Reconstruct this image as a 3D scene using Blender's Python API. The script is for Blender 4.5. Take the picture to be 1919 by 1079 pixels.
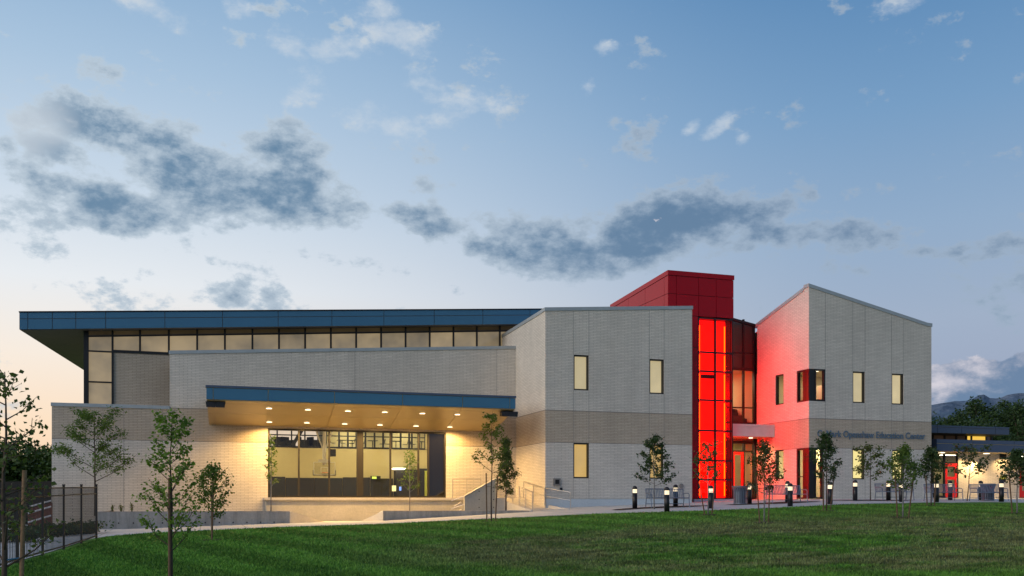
import bpy, bmesh, math, random
import numpy as np
from mathutils import Vector, Matrix, Euler
from mathutils.geometry import tessellate_polygon

R = math.radians
for o in list(bpy.data.objects):
    bpy.data.objects.remove(o, do_unlink=True)
scene = bpy.context.scene
col = scene.collection

# ------------------------------------------------------------------ surveying helpers
# World: x runs along the street fronts of the buildings, y into the plot, z up,
# z = 0 is the camera's eye height.  A pixel of the photograph plus a known plane gives a point.
F, CX, HY = 1800.0, 959.5, 940.0
YAW = R(18.0); S, C_ = math.sin(YAW), math.cos(YAW)
def ray(px, py):
    r = (px-CX)/F; t = (HY-py)/F
    return (S+r*C_, C_-r*S, t)
def onY(px, py, Y):
    d = ray(px, py); k = Y/d[1]; return (d[0]*k, Y, d[2]*k)
def onX(px, py, X):
    d = ray(px, py); k = X/d[0]; return (X, d[1]*k, d[2]*k)
def atd(px, py, dist):
    d = ray(px, py); return (d[0]*dist, d[1]*dist, d[2]*dist)
def xY(px, Y): return onY(px, HY, Y)[0]
def zY(px, py, Y): return onY(px, py, Y)[2]
def yX(px, X): return onX(px, HY, X)[1]
def zX(px, py, X): return onX(px, py, X)[2]

# ------------------------------------------------------------------ camera, sky, light, exposure
cam_d = bpy.data.cameras.new('camera'); cam = bpy.data.objects.new('camera', cam_d); col.objects.link(cam)
cam.location = (0, 0, 0); cam.rotation_euler = (R(90), 0, -YAW)
cam_d.sensor_fit = 'HORIZONTAL'; cam_d.sensor_width = 36; cam_d.lens = 36*F/1919
cam_d.shift_y = (HY-539.5)/1919; cam_d.clip_start = 0.1; cam_d.clip_end = 30000
scene.camera = cam
scene.render.engine = 'CYCLES'
scene.view_settings.view_transform = 'Standard'; scene.view_settings.look = 'None'
scene.view_settings.gamma = 1; scene.view_settings.use_curve_mapping = False
scene.view_settings.exposure = 0.0
scene.cycles.max_bounces = 7; scene.cycles.transparent_max_bounces = 24
scene.cycles.diffuse_bounces = 4; scene.cycles.glossy_bounces = 3
scene.cycles.sample_clamp_indirect = 4.0
scene.cycles.caustics_reflective = False; scene.cycles.caustics_refractive = False

def lin(c):
    return tuple((v/255/12.92 if v/255 <= .04045 else ((v/255+.055)/1.055)**2.4) for v in c)

class NT:
    """tiny helper round a node tree"""
    def __init__(s, tree): s.t = tree; s.n = tree.nodes; s.l = tree.links; s.n.clear()
    def add(s, typ, **kw):
        nd = s.n.new(typ)
        for k, v in kw.items():
            if k.startswith('i_'):
                key = k[2:]; key = int(key) if key.isdigit() else key.replace('_', ' ')
                nd.inputs[key].default_value = v
            else: setattr(nd, k, v)
        return nd
    def link(s, a, b): s.l.new(a, b)
    def math(s, op, a, b=None, c=None, clamp=False):
        nd = s.n.new('ShaderNodeMath'); nd.operation = op; nd.use_clamp = clamp
        for i, v in enumerate((a, b, c)):
            if v is None: continue
            if isinstance(v, (int, float)): nd.inputs[i].default_value = v
            else: s.l.new(v, nd.inputs[i])
        return nd.outputs[0]
    def mix(s, fac, a, b, blend='MIX'):
        nd = s.n.new('ShaderNodeMix'); nd.data_type = 'RGBA'; nd.blend_type = blend; nd.clamp_factor = True
        for sock, v in ((nd.inputs[0], fac), (nd.inputs[6], a), (nd.inputs[7], b)):
            if isinstance(v, (int, float)): sock.default_value = v
            elif isinstance(v, tuple): sock.default_value = (*v[:3], 1)
            else: s.l.new(v, sock)
        return nd.outputs[2]
    def ramp(s, fac, stops, interp='LINEAR'):
        nd = s.n.new('ShaderNodeValToRGB'); cr = nd.color_ramp; cr.interpolation = interp
        while len(cr.elements) < len(stops): cr.elements.new(0.5)
        for e, (p, c) in zip(cr.elements, stops):
            e.position = p; e.color = (*c, 1) if not isinstance(c, (int, float)) else (c, c, c, 1)
        if fac is not None: s.l.new(fac, nd.inputs[0])
        return nd.outputs[0]
    def noise(s, vec, scale, detail=4, rough=.5, dim='3D'):
        nd = s.n.new('ShaderNodeTexNoise'); nd.noise_dimensions = dim
        nd.inputs['Scale'].default_value = scale; nd.inputs['Detail'].default_value = detail
        nd.inputs['Roughness'].default_value = rough
        if vec is not None: s.l.new(vec, nd.inputs['Vector'])
        return nd.outputs[0]

world = bpy.data.worlds.new("World"); scene.world = world; world.use_nodes = True
SUNSET_AZ = R(-38)        # dusk glow low on the left, beyond the hall
def build_sky():
    w = NT(world.node_tree)
    out = w.add('ShaderNodeOutputWorld'); bg = w.add('ShaderNodeBackground'); w.link(bg.outputs[0], out.inputs[0])
    sky = w.add('ShaderNodeTexSky'); sky.sky_type = 'NISHITA'; sky.sun_disc = False
    sky.sun_elevation = R(1.0); sky.sun_rotation = SUNSET_AZ; sky.altitude = 1300
    tc = w.add('ShaderNodeTexCoord'); sep = w.add('ShaderNodeSeparateXYZ'); w.link(tc.outputs['Generated'], sep.inputs[0])
    X, Y, Z = sep.outputs
    el = w.math('ARCSINE', Z); az = w.math('ARCTAN2', X, Y)
    # gradient with elevation (0 .. 60 degrees), warm side and cool side
    e = w.math('MULTIPLY', el, 1/R(60), clamp=True)
    def st(lst): return [(d/60, lin(c)) for d, c in lst]
    warm = w.ramp(e, st([(0, (238, 196, 160)), (4, (248, 220, 190)), (8, (243, 231, 218)), (12, (228, 232, 236)), (17, (198, 213, 228)), (23, (166, 192, 217)), (29, (132, 168, 203)), (45, (92, 132, 178)), (60, (72, 112, 162))]))
    cool = w.ramp(e, st([(0, (150, 152, 172)), (5, (152, 162, 186)), (10, (156, 172, 195)), (15, (142, 168, 197)), (21, (116, 154, 192)), (28, (86, 132, 178)), (45, (70, 110, 160)), (60, (62, 100, 150))]))
    # closeness to the glow
    caz = w.math('COSINE', w.math('SUBTRACT', az, SUNSET_AZ+R(4)))
    fac = w.add('ShaderNodeMapRange', interpolation_type='SMOOTHERSTEP'); fac.inputs[1].default_value = .22; fac.inputs[2].default_value = 1.0
    w.link(caz, fac.inputs[0])
    base = w.mix(fac.outputs[0], cool, warm)
    nish = w.mix(1.0, sky.outputs[0], (.10, .10, .10), 'MULTIPLY')
    base = w.mix(0.05, base, nish)
    # clouds, laid out by azimuth / elevation
    comb = w.add('ShaderNodeCombineXYZ'); w.link(az, comb.inputs[0]); w.link(el, comb.inputs[1])
    def ell(px, py, rx, ry, rot, amp):
        r = (px-CX)/F; t = (HY-py)/F
        a0 = YAW+math.atan(r); e0 = math.atan(t/math.sqrt(1+r*r)); k = 1/F*.92/(1+r*r)**.5
        m = w.add('ShaderNodeMapping', vector_type='TEXTURE'); m.inputs[1].default_value = (a0, e0, 0)
        m.inputs[2].default_value = (0, 0, -R(rot)); m.inputs[3].default_value = (rx*k*1.05, ry*k*1.08, 1)
        w.link(comb.outputs[0], m.inputs[0])
        ln = w.add('ShaderNodeVectorMath', operation='LENGTH'); w.link(m.outputs[0], ln.inputs[0])
        g = w.add('ShaderNodeMapRange', interpolation_type='SMOOTHSTEP'); w.link(ln.outputs['Value'], g.inputs[0])
        g.inputs[1].default_value = .2; g.inputs[2].default_value = 2.15; g.inputs[3].default_value = amp; g.inputs[4].default_value = 0
        return g.outputs[0]
    def field(lst):
        acc = None
        for L in lst:
            g = ell(*L); acc = g if acc is None else w.math('MAXIMUM', acc, g)
        return acc
    dark = field([(90, 205, 62, 40, 25, .62), (170, 225, 115, 42, 18, 1.05), (255, 268, 75, 40, 30, 1.0), (345, 318, 110, 50, 25, 1.05), (430, 365, 130, 42, 16, .95),
                  (540, 378, 115, 42, 12, 1.05), (620, 395, 60, 26, -10, .85), (130, 292, 65, 24, 18, .85), (150, 372, 110, 22, 16, .7), (215, 395, 85, 34, 16, 1.0),
                  (548, 265, 62, 42, -25, .82), (560, 310, 90, 26, 20, .55), (60, 170, 90, 20, 5, .3), (150, 125, 95, 36, 15, .5),
                  (600, 478, 62, 14, 12, .8), (690, 495, 62, 14, 10, .85), (460, 562, 80, 24, 6, .85), (0, 268, 22, 12, 0, .7),
                  (815, 418, 75, 20, 12, .8), (900, 440, 60, 24, 14, .75), (955, 430, 70, 34, 10, .9), (1090, 480, 125, 30, 4, 1.08), (1060, 425, 100, 30, -4, .8), (1180, 470, 120, 34, 0, 1.05),
                  (1240, 430, 130, 45, -8, 1.1), (1350, 415, 135, 36, -8, 1.12), (1440, 430, 90, 28, 6, .8), (1350, 378, 70, 14, -4, .6), (1320, 478, 130, 14, -8, .62), (1520, 425, 24, 12, 0, .6),
                  (1630, 445, 62, 24, 4, .85), (1760, 472, 85, 11, 2, .8), (1870, 465, 62, 17, -4, .85), (1000, 425, 50, 24, 0, .55)])
    light = field([(560, 130, 40, 50, -55, .85), (610, 100, 80, 20, -10, .75), (560, 180, 30, 40, 40, .7), (590, 120, 26, 24, 0, .6), (745, 62, 62, 22, 12, .8), (715, 15, 34, 26, 20, .75),
                   (795, 165, 46, 18, 15, .8), (850, 205, 50, 18, -20, .75), (748, 236, 40, 18, 0, .7), (690, 215, 70, 22, 0, .55),
                   (1296, 236, 20, 9, -30, .85), (1342, 238, 28, 11, -35, .9), (1392, 262, 14, 12, 0, .6), (300, 15, 80, 20, 10, .65), (440, 12, 30, 16, 20, .7), (925, 198, 30, 12, 0, .5),
                   (1136, 88, 20, 9, 0, .65), (1103, 148, 12, 18, 0, .6), (80, 215, 48, 50, 40, .7), (1690, 8, 40, 12, 0, .5)])
    cum = field([(1800, 720, 95, 34, -6, 1.2), (1860, 718, 60, 34, -10, 1.25), (1930, 708, 60, 40, 0, 1.35), (1760, 735, 60, 34, 0, 1.2), (1980, 718, 120, 46, 0, 1.3), (2150, 720, 160, 60, 0, 1.2), (1860, 765, 260, 40, 0, 1.3), (1900, 800, 300, 50, 0, 1.4)])
    vs = w.add('ShaderNodeVectorMath', operation='MULTIPLY'); w.link(tc.outputs['Generated'], vs.inputs[0]); vs.inputs[1].default_value = (1, 1, 1.7)
    n1 = w.noise(vs.outputs[0], 11, 10, .62); n2 = w.noise(vs.outputs[0], 34, 8, .62); n3 = w.noise(vs.outputs[0], 4.2, 5, .5)
    nn = w.math('ADD', w.math('MULTIPLY', w.math('SUBTRACT', n1, .5), 3.4), w.math('MULTIPLY', w.math('SUBTRACT', n2, .5), 1.9))
    def dens(f, thr, k, weight=1.0):
        v = w.math('ADD', f, w.math('MULTIPLY', nn, weight))
        mr = w.add('ShaderNodeMapRange', interpolation_type='SMOOTHSTEP'); w.link(v, mr.inputs[0]); mr.inputs[1].default_value = thr; mr.inputs[2].default_value = thr+k
        return mr.outputs[0]
    # a sparse field of the same small clouds goes on outside the picture
    away = w.add('ShaderNodeMapRange', interpolation_type='SMOOTHSTEP'); away.inputs[1].default_value = .80; away.inputs[2].default_value = .55
    w.link(w.math('COSINE', w.math('SUBTRACT', az, YAW)), away.inputs[0])
    rest = w.math('MULTIPLY', w.math('MULTIPLY', w.math('SUBTRACT', n3, .42), 2.6), away.outputs[0])
    dk = w.math('MAXIMUM', dark, rest)
    d_a = dens(dk, .27, .42); d_core = dens(dk, .42, 1.1)
    dcol = w.mix(d_core, w.mix(fac.outputs[0], lin((150, 168, 188)), lin((182, 196, 208))), w.mix(fac.outputs[0], lin((90, 118, 148)), lin((84, 120, 150))))
    c1 = w.mix(w.math('MULTIPLY', d_a, .90), base, dcol)
    l_a = dens(light, .26, 1.0, 1.1)
    c2 = w.mix(w.math('MULTIPLY', w.math('MULTIPLY', l_a, w.math('MULTIPLY', light, 3.5, clamp=True)), .58), c1, lin((200, 208, 216)))
    # cumulus far off on the right: lit tops, blue-grey bases
    cu_a = dens(cum, .40, .12, .5)
    topn = w.math('ADD', w.math('MULTIPLY', w.math('SUBTRACT', n1, .5), 2.2), w.math('MULTIPLY', w.math('SUBTRACT', el, R(6.6)), 7.0))
    cuf = w.add('ShaderNodeMapRange', interpolation_type='SMOOTHSTEP'); w.link(w.math('ADD', topn, w.math('MULTIPLY', w.math('SUBTRACT', n2, .5), 1.4)), cuf.inputs[0]); cuf.inputs[1].default_value = -.35; cuf.inputs[2].default_value = .55
    cucol = w.mix(cuf.outputs[0], lin((104, 128, 158)), lin((206, 202, 210)))
    c3 = w.mix(cu_a, c2, cucol)
    # below the horizon
    c4 = w.mix(w.math('LESS_THAN', el, 0), c3, lin((70, 76, 80)))
    w.link(c4, bg.inputs[0]); bg.inputs[1].default_value = 1.10
build_sky()
world.cycles.sampling_method = 'MANUAL'; world.cycles.sample_map_resolution = 1024

def sun(az, el_, strength, angle, color):
    d = bpy.data.lights.new('sun', 'SUN'); d.energy = strength; d.angle = R(angle); d.color = color
    o = bpy.data.objects.new('sun', d); col.objects.link(o)
    v = Vector((math.sin(az)*math.cos(el_), math.cos(az)*math.cos(el_), math.sin(el_)))
    o.rotation_euler = v.to_track_quat('Z', 'Y').to_euler(); o.location = v*50
sun(R(-108), R(20), 2.0, 60, (1.0, .90, .80))     # the wide bright western twilight, left of the picture

# ------------------------------------------------------------------ materials
MATS = {}
def newmat(name):
    m = bpy.data.materials.new(name); m.use_nodes = True; MATS[name] = m
    return m, NT(m.node_tree)
def principled(t, **kw):
    out = t.add('ShaderNodeOutputMaterial'); p = t.add('ShaderNodeBsdfPrincipled'); t.link(p.outputs[0], out.inputs[0])
    for k, v in kw.items(): p.inputs[k.replace('_', ' ')].default_value = (*v, 1) if isinstance(v, tuple) and len(v) == 3 else v
    return p
def bump(t, h, p, strength=.3, dist=.01):
    b = t.add('ShaderNodeBump'); b.inputs['Strength'].default_value = strength; b.inputs['Distance'].default_value = dist
    t.link(h, b.inputs['Height']); t.link(b.outputs[0], p.inputs['Normal'])
def simple(name, colr, rough=.5, metal=0, var=.08, nscale=3, spec=.5, bmp=0, coat=0):
    m, t = newmat(name); p = principled(t, Roughness=rough, Metallic=metal); p.inputs['Specular IOR Level'].default_value = spec
    if coat: p.inputs['Coat Weight'].default_value = coat
    tc = t.add('ShaderNodeTexCoord'); n = t.noise(tc.outputs['Object'], nscale, 5, .6)
    a = tuple(c*(1-var) for c in colr); b = tuple(min(1, c*(1+var)) for c in colr)
    t.link(t.ramp(n, [(.3, a), (.7, b)]), p.inputs['Base Color'])
    if bmp: bump(t, t.noise(tc.outputs['Object'], nscale*12, 4, .6), p, bmp)
    return m

def brick_mat(name, banded=True, tan_only=False):
    m, t = newmat(name); p = principled(t, Roughness=.85); p.inputs['Specular IOR Level'].default_value = .2
    uv = t.add('ShaderNodeUVMap'); br = t.add('ShaderNodeTexBrick'); t.link(uv.outputs[0], br.inputs[0])
    br.inputs['Scale'].default_value = 1; br.inputs['Brick Width'].default_value = .40; br.inputs['Row Height'].default_value = .0813
    br.inputs['Mortar Size'].default_value = .0105; br.inputs['Mortar Smooth'].default_value = .2
    br.inputs['Color1'].default_value = (.93, .93, .93, 1); br.inputs['Color2'].default_value = (1.05, 1.05, 1.05, 1); br.inputs['Mortar'].default_value = (.60, .59, .57, 1)
    geo = t.add('ShaderNodeNewGeometry'); sp = t.add('ShaderNodeSeparateXYZ'); t.link(geo.outputs['Position'], sp.inputs[0])
    zz = sp.outputs[2]
    inb = t.math('MULTIPLY', t.math('GREATER_THAN', zz, 3.10), t.math('LESS_THAN', zz, 4.77))
    white = (.65, .60, .53); tan = (.50, .42, .33)
    if tan_only: base = t.mix(0.0, tan, tan)
    else: base = t.mix(inb, white, tan) if banded else t.mix(0.0, white, white)
    n = t.noise(geo.outputs['Position'], .35, 5, .6); n2 = t.noise(uv.outputs[0], 9, 3, .6)
    st = t.add('ShaderNodeMapping'); st.inputs[3].default_value = (1.6, 1.6, .25); t.link(geo.outputs['Position'], st.inputs[0])
    streak = t.noise(st.outputs[0], 1.0, 4, .6)
    c = t.mix(1.0, base, br.outputs['Color'], 'MULTIPLY')
    c = t.mix(1.0, c, t.ramp(n, [(.3, .92), (.7, 1.06)]), 'MULTIPLY')
    c = t.mix(1.0, c, t.ramp(n2, [(.3, .95), (.7, 1.04)]), 'MULTIPLY')
    c = t.mix(1.0, c, t.ramp(streak, [(.3, .95), (.65, 1.03)]), 'MULTIPLY')
    # the recessed joint where the courses change colour: its shadow line painted on
    if banded and not tan_only:
        for zl in (3.10, 4.77):
            j = t.math('LESS_THAN', t.math('ABSOLUTE', t.math('SUBTRACT', zz, zl)), .014)
            c = t.mix(j, c, (.16, .15, .14))
    t.link(c, p.inputs['Base Color'])
    bump(t, br.outputs['Fac'], p, -.6, .012)
    return m
brick_mat('brick'); brick_mat('brick_tan', tan_only=True); brick_mat('brick_plain', banded=False)

def concrete_mat(name, a, b, streaks=True, bmp=.15, joints=None):
    m, t = newmat(name); p = principled(t, Roughness=.85); p.inputs['Specular IOR Level'].default_value = .25
    geo = t.add('ShaderNodeNewGeometry'); pos = geo.outputs['Position']
    n = t.noise(pos, .8, 8, .65); n2 = t.noise(pos, 14, 5, .6)
    c = t.ramp(n, [(.30, a), (.70, b)])
    c = t.mix(1.0, c, t.ramp(n2, [(.25, .86), (.75, 1.08)]), 'MULTIPLY')
    if streaks:
        st = t.add('ShaderNodeMapping'); st.inputs[3].default_value = (3.5, 3.5, .35); t.link(pos, st.inputs[0])
        c = t.mix(1.0, c, t.ramp(t.noise(st.outputs[0], 1, 6, .7), [(.32, .70), (.58, 1.05)]), 'MULTIPLY')
    if joints:
        sp = t.add('ShaderNodeSeparateXYZ'); t.link(pos, sp.inputs[0])
        jm = None
        for i in (0, 1):
            fr = t.math('FRACT', t.math('MULTIPLY', sp.outputs[i], 1/joints)); j = t.math('LESS_THAN', fr, .012)
            jm = j if jm is None else t.math('MAXIMUM', jm, j)
        c = t.mix(jm, c, (.10, .095, .09))
    t.link(c, p.inputs['Base Color']); bump(t, n2, p, bmp, .01)
    return m
concrete_mat('concrete_wall', (.24, .235, .22), (.36, .35, .33))
concrete_mat('concrete_plinth', (.40, .38, .32), (.52, .49, .42), False, .15)  # lighter, yellower copy of the wall concrete: lamplight put into its colour
concrete_mat('concrete_walk', (.42, .42, .41), (.54, .54, .53), False, .1, 1.83)
concrete_mat('concrete_light', (.48, .45, .40), (.60, .57, .52), False, .1)
concrete_mat('foundation_paint', (.52, .57, .60), (.58, .63, .66), False, .05)
simple('coping_metal', (.38, .41, .42), .45, .3)
simple('blue_panel', (.038, .145, .255), .38, 0, .04, .7)
simple('slate_panel', (.058, .085, .145), .38, 0, .04, .7)
simple('soffit_panel', (.42, .33, .17), .42, .1, .04, .8)
simple('roof_soffit', (.13, .12, .12), .6, 0, .08, .8)
simple('roof_membrane', (.45, .46, .47), .8)
simple('red_panel', (.36, .0015, .010), .25, 0, .04, .7, .18)
simple('red_paint', (.62, .012, .008), .3, 0, .04)
simple('dark_frame', (.014, .013, .014), .38, .3)
simple('maroon_frame', (.018, .003, .006), .35, .2)
simple('bronze_frame', (.007, .005, .004), .6, 0)
simple('white_metal', (.62, .60, .60), .4)
simple('black_metal', (.007, .007, .008), .55, 0)
simple('bollard_metal', (.016, .016, .019), .4, .3)
simple('bench_metal', (.17, .20, .26), .4, .4)
simple('steel', (.50, .48, .45), .3, .8)
simple('stake_wood', (.13, .080, .050), .85, 0, .3, 14, .3, .3)
simple('post_wood', (.25, .155, .09), .85, 0, .3, 14, .3, .3)
simple('bark', (.085, .062, .048), .9, 0, .3, 18, .3, .4)
simple('pale_bark', (.20, .19, .18), .9, 0, .3, 18, .3, .4)
simple('mulch', (.050, .036, .028), .95, 0, .5, 9, .2, .8)
simple('gym_wall', (.46, .39, .21), .8, 0, .03)
simple('plaster_cream', (.62, .56, .40), .8, 0, .03)
simple('gym_floor', (.34, .24, .13), .35, 0, .1)
simple('gym_wainscot', (.012, .009, .006), .6, 0, .1)
simple('green_paint', (.42, .46, .08), .7)
simple('chair_fabric', (.05, .012, .016), .8)
simple('orange_metal', (.75, .16, .03), .4)
simple('sign_letter', (.115, .175, .240), .35, .3)
simple('black_plastic', (.010, .010, .014), .5)
simple('cap_blue', (.25, .55, .68), .5)
simple('white_net', (.8, .8, .78), .8)
simple('backboard_white', (.82, .82, .80), .4)
simple('hedge_wood', (.05, .04, .03), .9)
simple('rust_block', (.16, .06, .045), .85, 0, .2, 6)

def glass_mat(name, tint=(1, 1, 1), refl=1.0, rough=.02):
    m, t = newmat(name); out = t.add('ShaderNodeOutputMaterial')
    tr = t.add('ShaderNodeBsdfTransparent'); tr.inputs[0].default_value = (*tint, 1)
    gl = t.add('ShaderNodeBsdfGlossy'); gl.inputs['Roughness'].default_value = rough
    geo = t.add('ShaderNodeNewGeometry'); dt = t.add('ShaderNodeVectorMath', operation='DOT_PRODUCT'); t.link(geo.outputs['Normal'], dt.inputs[0]); t.link(geo.outputs['Incoming'], dt.inputs[1])
    om = t.math('SUBTRACT', 1.0, t.math('ABSOLUTE', dt.outputs['Value']), clamp=True)
    fr = t.math('ADD', t.math('MULTIPLY', t.math('POWER', om, 5.0), .95), .04)
    mx = t.add('ShaderNodeMixShader'); t.link(t.math('MULTIPLY', fr, refl, clamp=True), mx.inputs[0])
    t.link(tr.outputs[0], mx.inputs[1]); t.link(gl.outputs[0], mx.inputs[2]); t.link(mx.outputs[0], out.inputs[0]); return m
glass_mat('clear_glass', (.93, .94, .92), .6); glass_mat('red_glass', (1.0, .15, .05), .35, .05); glass_mat('thin_glass', (.9, .9, .9), .3)
def dark_glass(name, colr, rough=.06):
    m, t = newmat(name); p = principled(t, Roughness=rough, Base_Color=colr); p.inputs['Specular IOR Level'].default_value = .8; return m
dark_glass('black_glass', (.006, .006, .008)); dark_glass('plum_glass', (.012, .002, .006), .15)
def emit(name, colr, strength, gloss=0.0, var=.0, diffuse=(.2, .2, .2)):
    m, t = newmat(name); p = principled(t, Base_Color=diffuse, Roughness=.4)
    tc = t.add('ShaderNodeTexCoord'); n = t.noise(tc.outputs['Object'], .9, 3, .5)
    oi = t.add('ShaderNodeObjectInfo'); vv = t.math('ADD', t.math('MULTIPLY', n, .7), t.math('MULTIPLY', oi.outputs['Random'], .3))
    t.link(t.ramp(vv, [(.3, tuple(c*(1-var) for c in colr)), (.7, tuple(c*(1+var) for c in colr))]), p.inputs['Emission Color'])
    if gloss: p.inputs['Roughness'].default_value = .06; p.inputs['Specular IOR Level'].default_value = gloss
    p.inputs['Emission Strength'].default_value = strength
    return m
emit('shade_day', lin((204, 184, 142)), 1.05, 0, .14)        # roller shades glowing with room light
emit('shade_amber', lin((205, 164, 90)), 1.05, 0, .14)
emit('shade_yellow', lin((248, 226, 145)), 1.25, 0, .06)
emit('fritted_glow', lin((166, 142, 100)), .55, .7, .45, (.16, .16, .15))  # clerestory panes: window glow and varied reflections put into the emission colour
emit('fritted_glow_dark', lin((90, 74, 48)), .25, .5, .4, (.05, .045, .04))
emit('clerestory_lit', lin((250, 200, 80)), .95, 0, .1)
emit('clerestory_dim', lin((70, 50, 34)), .3, 0, .3, (.05, .04, .04))
emit('lamp_face', (1, .84, .58), 3.5)
emit('bollard_lens', (1, .80, .50), 1.7, 0, .15)
emit('ceiling_lamp', (1, .88, .66), 7)
emit('red_backlight', (1, .035, .02), 2.2, 0, .25)
emit('led_tube', (1, .80, .05), 22); emit('led_tube_bright', (1, .08, .10), 170)
emit('exit_green', (.75, .9, .05), 1.2)
emit('screen_blue', (.1, .3, 1), 1.5); emit('screen_yellow', (1, .8, .3), 1.5); emit('yellow_glow_wall', lin((190, 160, 40)), .6, 0, .1)  # yellow wall: room lamplight put in as its own glow

def leaf_mat(name, a, b, trans=.35):
    m, t = newmat(name); out = t.add('ShaderNodeOutputMaterial')
    geo = t.add('ShaderNodeNewGeometry'); c = t.ramp(geo.outputs['Random Per Island'], [(0, a), (1, b)])
    d = t.add('ShaderNodeBsdfPrincipled'); d.inputs['Roughness'].default_value = .5; d.inputs['Specular IOR Level'].default_value = .3
    t.link(c, d.inputs['Base Color'])
    tl = t.add('ShaderNodeBsdfTranslucent'); t.link(t.mix(1.0, c, (1.2, 1.3, .5), 'MULTIPLY'), tl.inputs[0])
    mx = t.add('ShaderNodeMixShader'); mx.inputs[0].default_value = trans
    t.link(d.outputs[0], mx.inputs[1]); t.link(tl.outputs[0], mx.inputs[2]); t.link(mx.outputs[0], out.inputs[0]); return m
leaf_mat('leaf_green', (.060, .115, .018), (.120, .190, .035)); leaf_mat('leaf_fresh', (.095, .180, .022), (.170, .270, .045))
leaf_mat('leaf_olive', (.050, .080, .020), (.105, .140, .040)); leaf_mat('leaf_dark', (.022, .048, .014), (.050, .090, .022), .2)
leaf_mat('leaf_hedge', (.020, .050, .012), (.045, .090, .018), .2)

def lawn_mat(name, blades=False):
    m, t = newmat(name); p = principled(t, Roughness=.9 if not blades else .6); p.inputs['Specular IOR Level'].default_value = .1
    geo = t.add('ShaderNodeNewGeometry'); pos = geo.outputs['Position']
    sp = t.add('ShaderNodeSeparateXYZ'); t.link(pos, sp.inputs[0])
    stretch = t.add('ShaderNodeMapping'); stretch.inputs[2].default_value = (0, 0, R(18)); stretch.inputs[3].default_value = (.45, 1.0, 1); t.link(pos, stretch.inputs[0])
    nb = t.noise(stretch.outputs[0], .22, 5, .62); nf = t.noise(stretch.outputs[0], 1.6, 6, .7); nm = t.noise(pos, 9, 4, .7)
    green = t.ramp(nf, [(.3, (.056, .150, .019)), (.7, (.104, .232, .034))])
    # mown stripes
    u = t.math('ADD', t.math('MULTIPLY', sp.outputs[0], .96), t.math('MULTIPLY', sp.outputs[1], .28))
    stv = t.math('SINE', t.math('ADD', t.math('MULTIPLY', u, 2.6), t.math('MULTIPLY', nb, 3)))
    green = t.mix(1.0, green, t.ramp(t.math('ADD', t.math('MULTIPLY', stv, .5), .5), [(.35, .80), (.65, 1.14)]), 'MULTIPLY')
    # worn, straw-coloured patches, mostly on the middle and right
    xr = t.add('ShaderNodeMapRange', interpolation_type='SMOOTHSTEP'); t.link(sp.outputs[0], xr.inputs[0]); xr.inputs[1].default_value = 2; xr.inputs[2].default_value = 9
    yr = t.add('ShaderNodeMapRange', interpolation_type='SMOOTHSTEP'); t.link(sp.outputs[1], yr.inputs[0]); yr.inputs[1].default_value = 34; yr.inputs[2].default_value = 28
    # distance along the view axis of the lawn: the strip nearest the street is green again
    ln = t.math('ADD', t.math('MULTIPLY', sp.outputs[0], S), t.math('MULTIPLY', sp.outputs[1], C_))
    nr = t.add('ShaderNodeMapRange', interpolation_type='SMOOTHSTEP'); t.link(t.math('ADD', ln, t.math('MULTIPLY', nb, 3.0)), nr.inputs[0]); nr.inputs[1].default_value = 22.2; nr.inputs[2].default_value = 23.6
    zone = t.math('MULTIPLY', t.math('MULTIPLY', xr.outputs[0], nr.outputs[0]), t.math('ADD', t.math('MULTIPLY', yr.outputs[0], .85), .12))
    dry = t.math('MULTIPLY', zone, t.ramp(t.math('ADD', t.math('MULTIPLY', nb, .6), t.math('MULTIPLY', nf, .45)), [(.43, 0.0), (.55, 1.0)]))
    c = t.mix(t.math('MULTIPLY', dry, .85), green, t.ramp(nm, [(.3, (.110, .120, .045)), (.7, (.210, .208, .100))]))
    c = t.mix(1.0, c, t.ramp(nm, [(.25, .72), (.75, 1.22)]), 'MULTIPLY')
    stv2 = t.add('ShaderNodeMapping'); stv2.inputs[2].default_value = (0, 0, R(18)); stv2.inputs[3].default_value = (.9, 2.6, 1); t.link(pos, stv2.inputs[0])
    tuft = t.ramp(t.noise(stv2.outputs[0], .9, 7, .72), [(.40, .42), (.58, 1.15)])
    c = t.mix(t.math('MULTIPLY', zone, .95), c, t.mix(1.0, c, tuft, 'MULTIPLY'))
    if blades:
        c = t.mix(1.0, c, t.ramp(geo.outputs['Random Per Island'], [(0, .85), (1, 1.5)]), 'MULTIPLY')
    t.link(c, p.inputs['Base Color'])
    if not blades: bump(t, nm, p, .8, .05)
    return m
lawn_mat('lawn'); lawn_mat('grass_blade', True)

def mountain_mat():
    m, t = newmat('hazy_rock'); p = principled(t, Roughness=1.0); p.inputs['Specular IOR Level'].default_value = 0
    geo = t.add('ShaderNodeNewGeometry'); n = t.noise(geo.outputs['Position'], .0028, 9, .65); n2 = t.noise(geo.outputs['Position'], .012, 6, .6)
    c = t.ramp(n, [(.35, (.08, .135, .20)), (.60, (.16, .195, .25))]); c = t.mix(1.0, c, t.ramp(n2, [(.3, .7), (.7, 1.2)]), 'MULTIPLY')  # distance haze put into the blue of the rock colour
    t.link(c, p.inputs['Base Color']); bump(t, n2, p, 1.0, 40)
mountain_mat()

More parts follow.
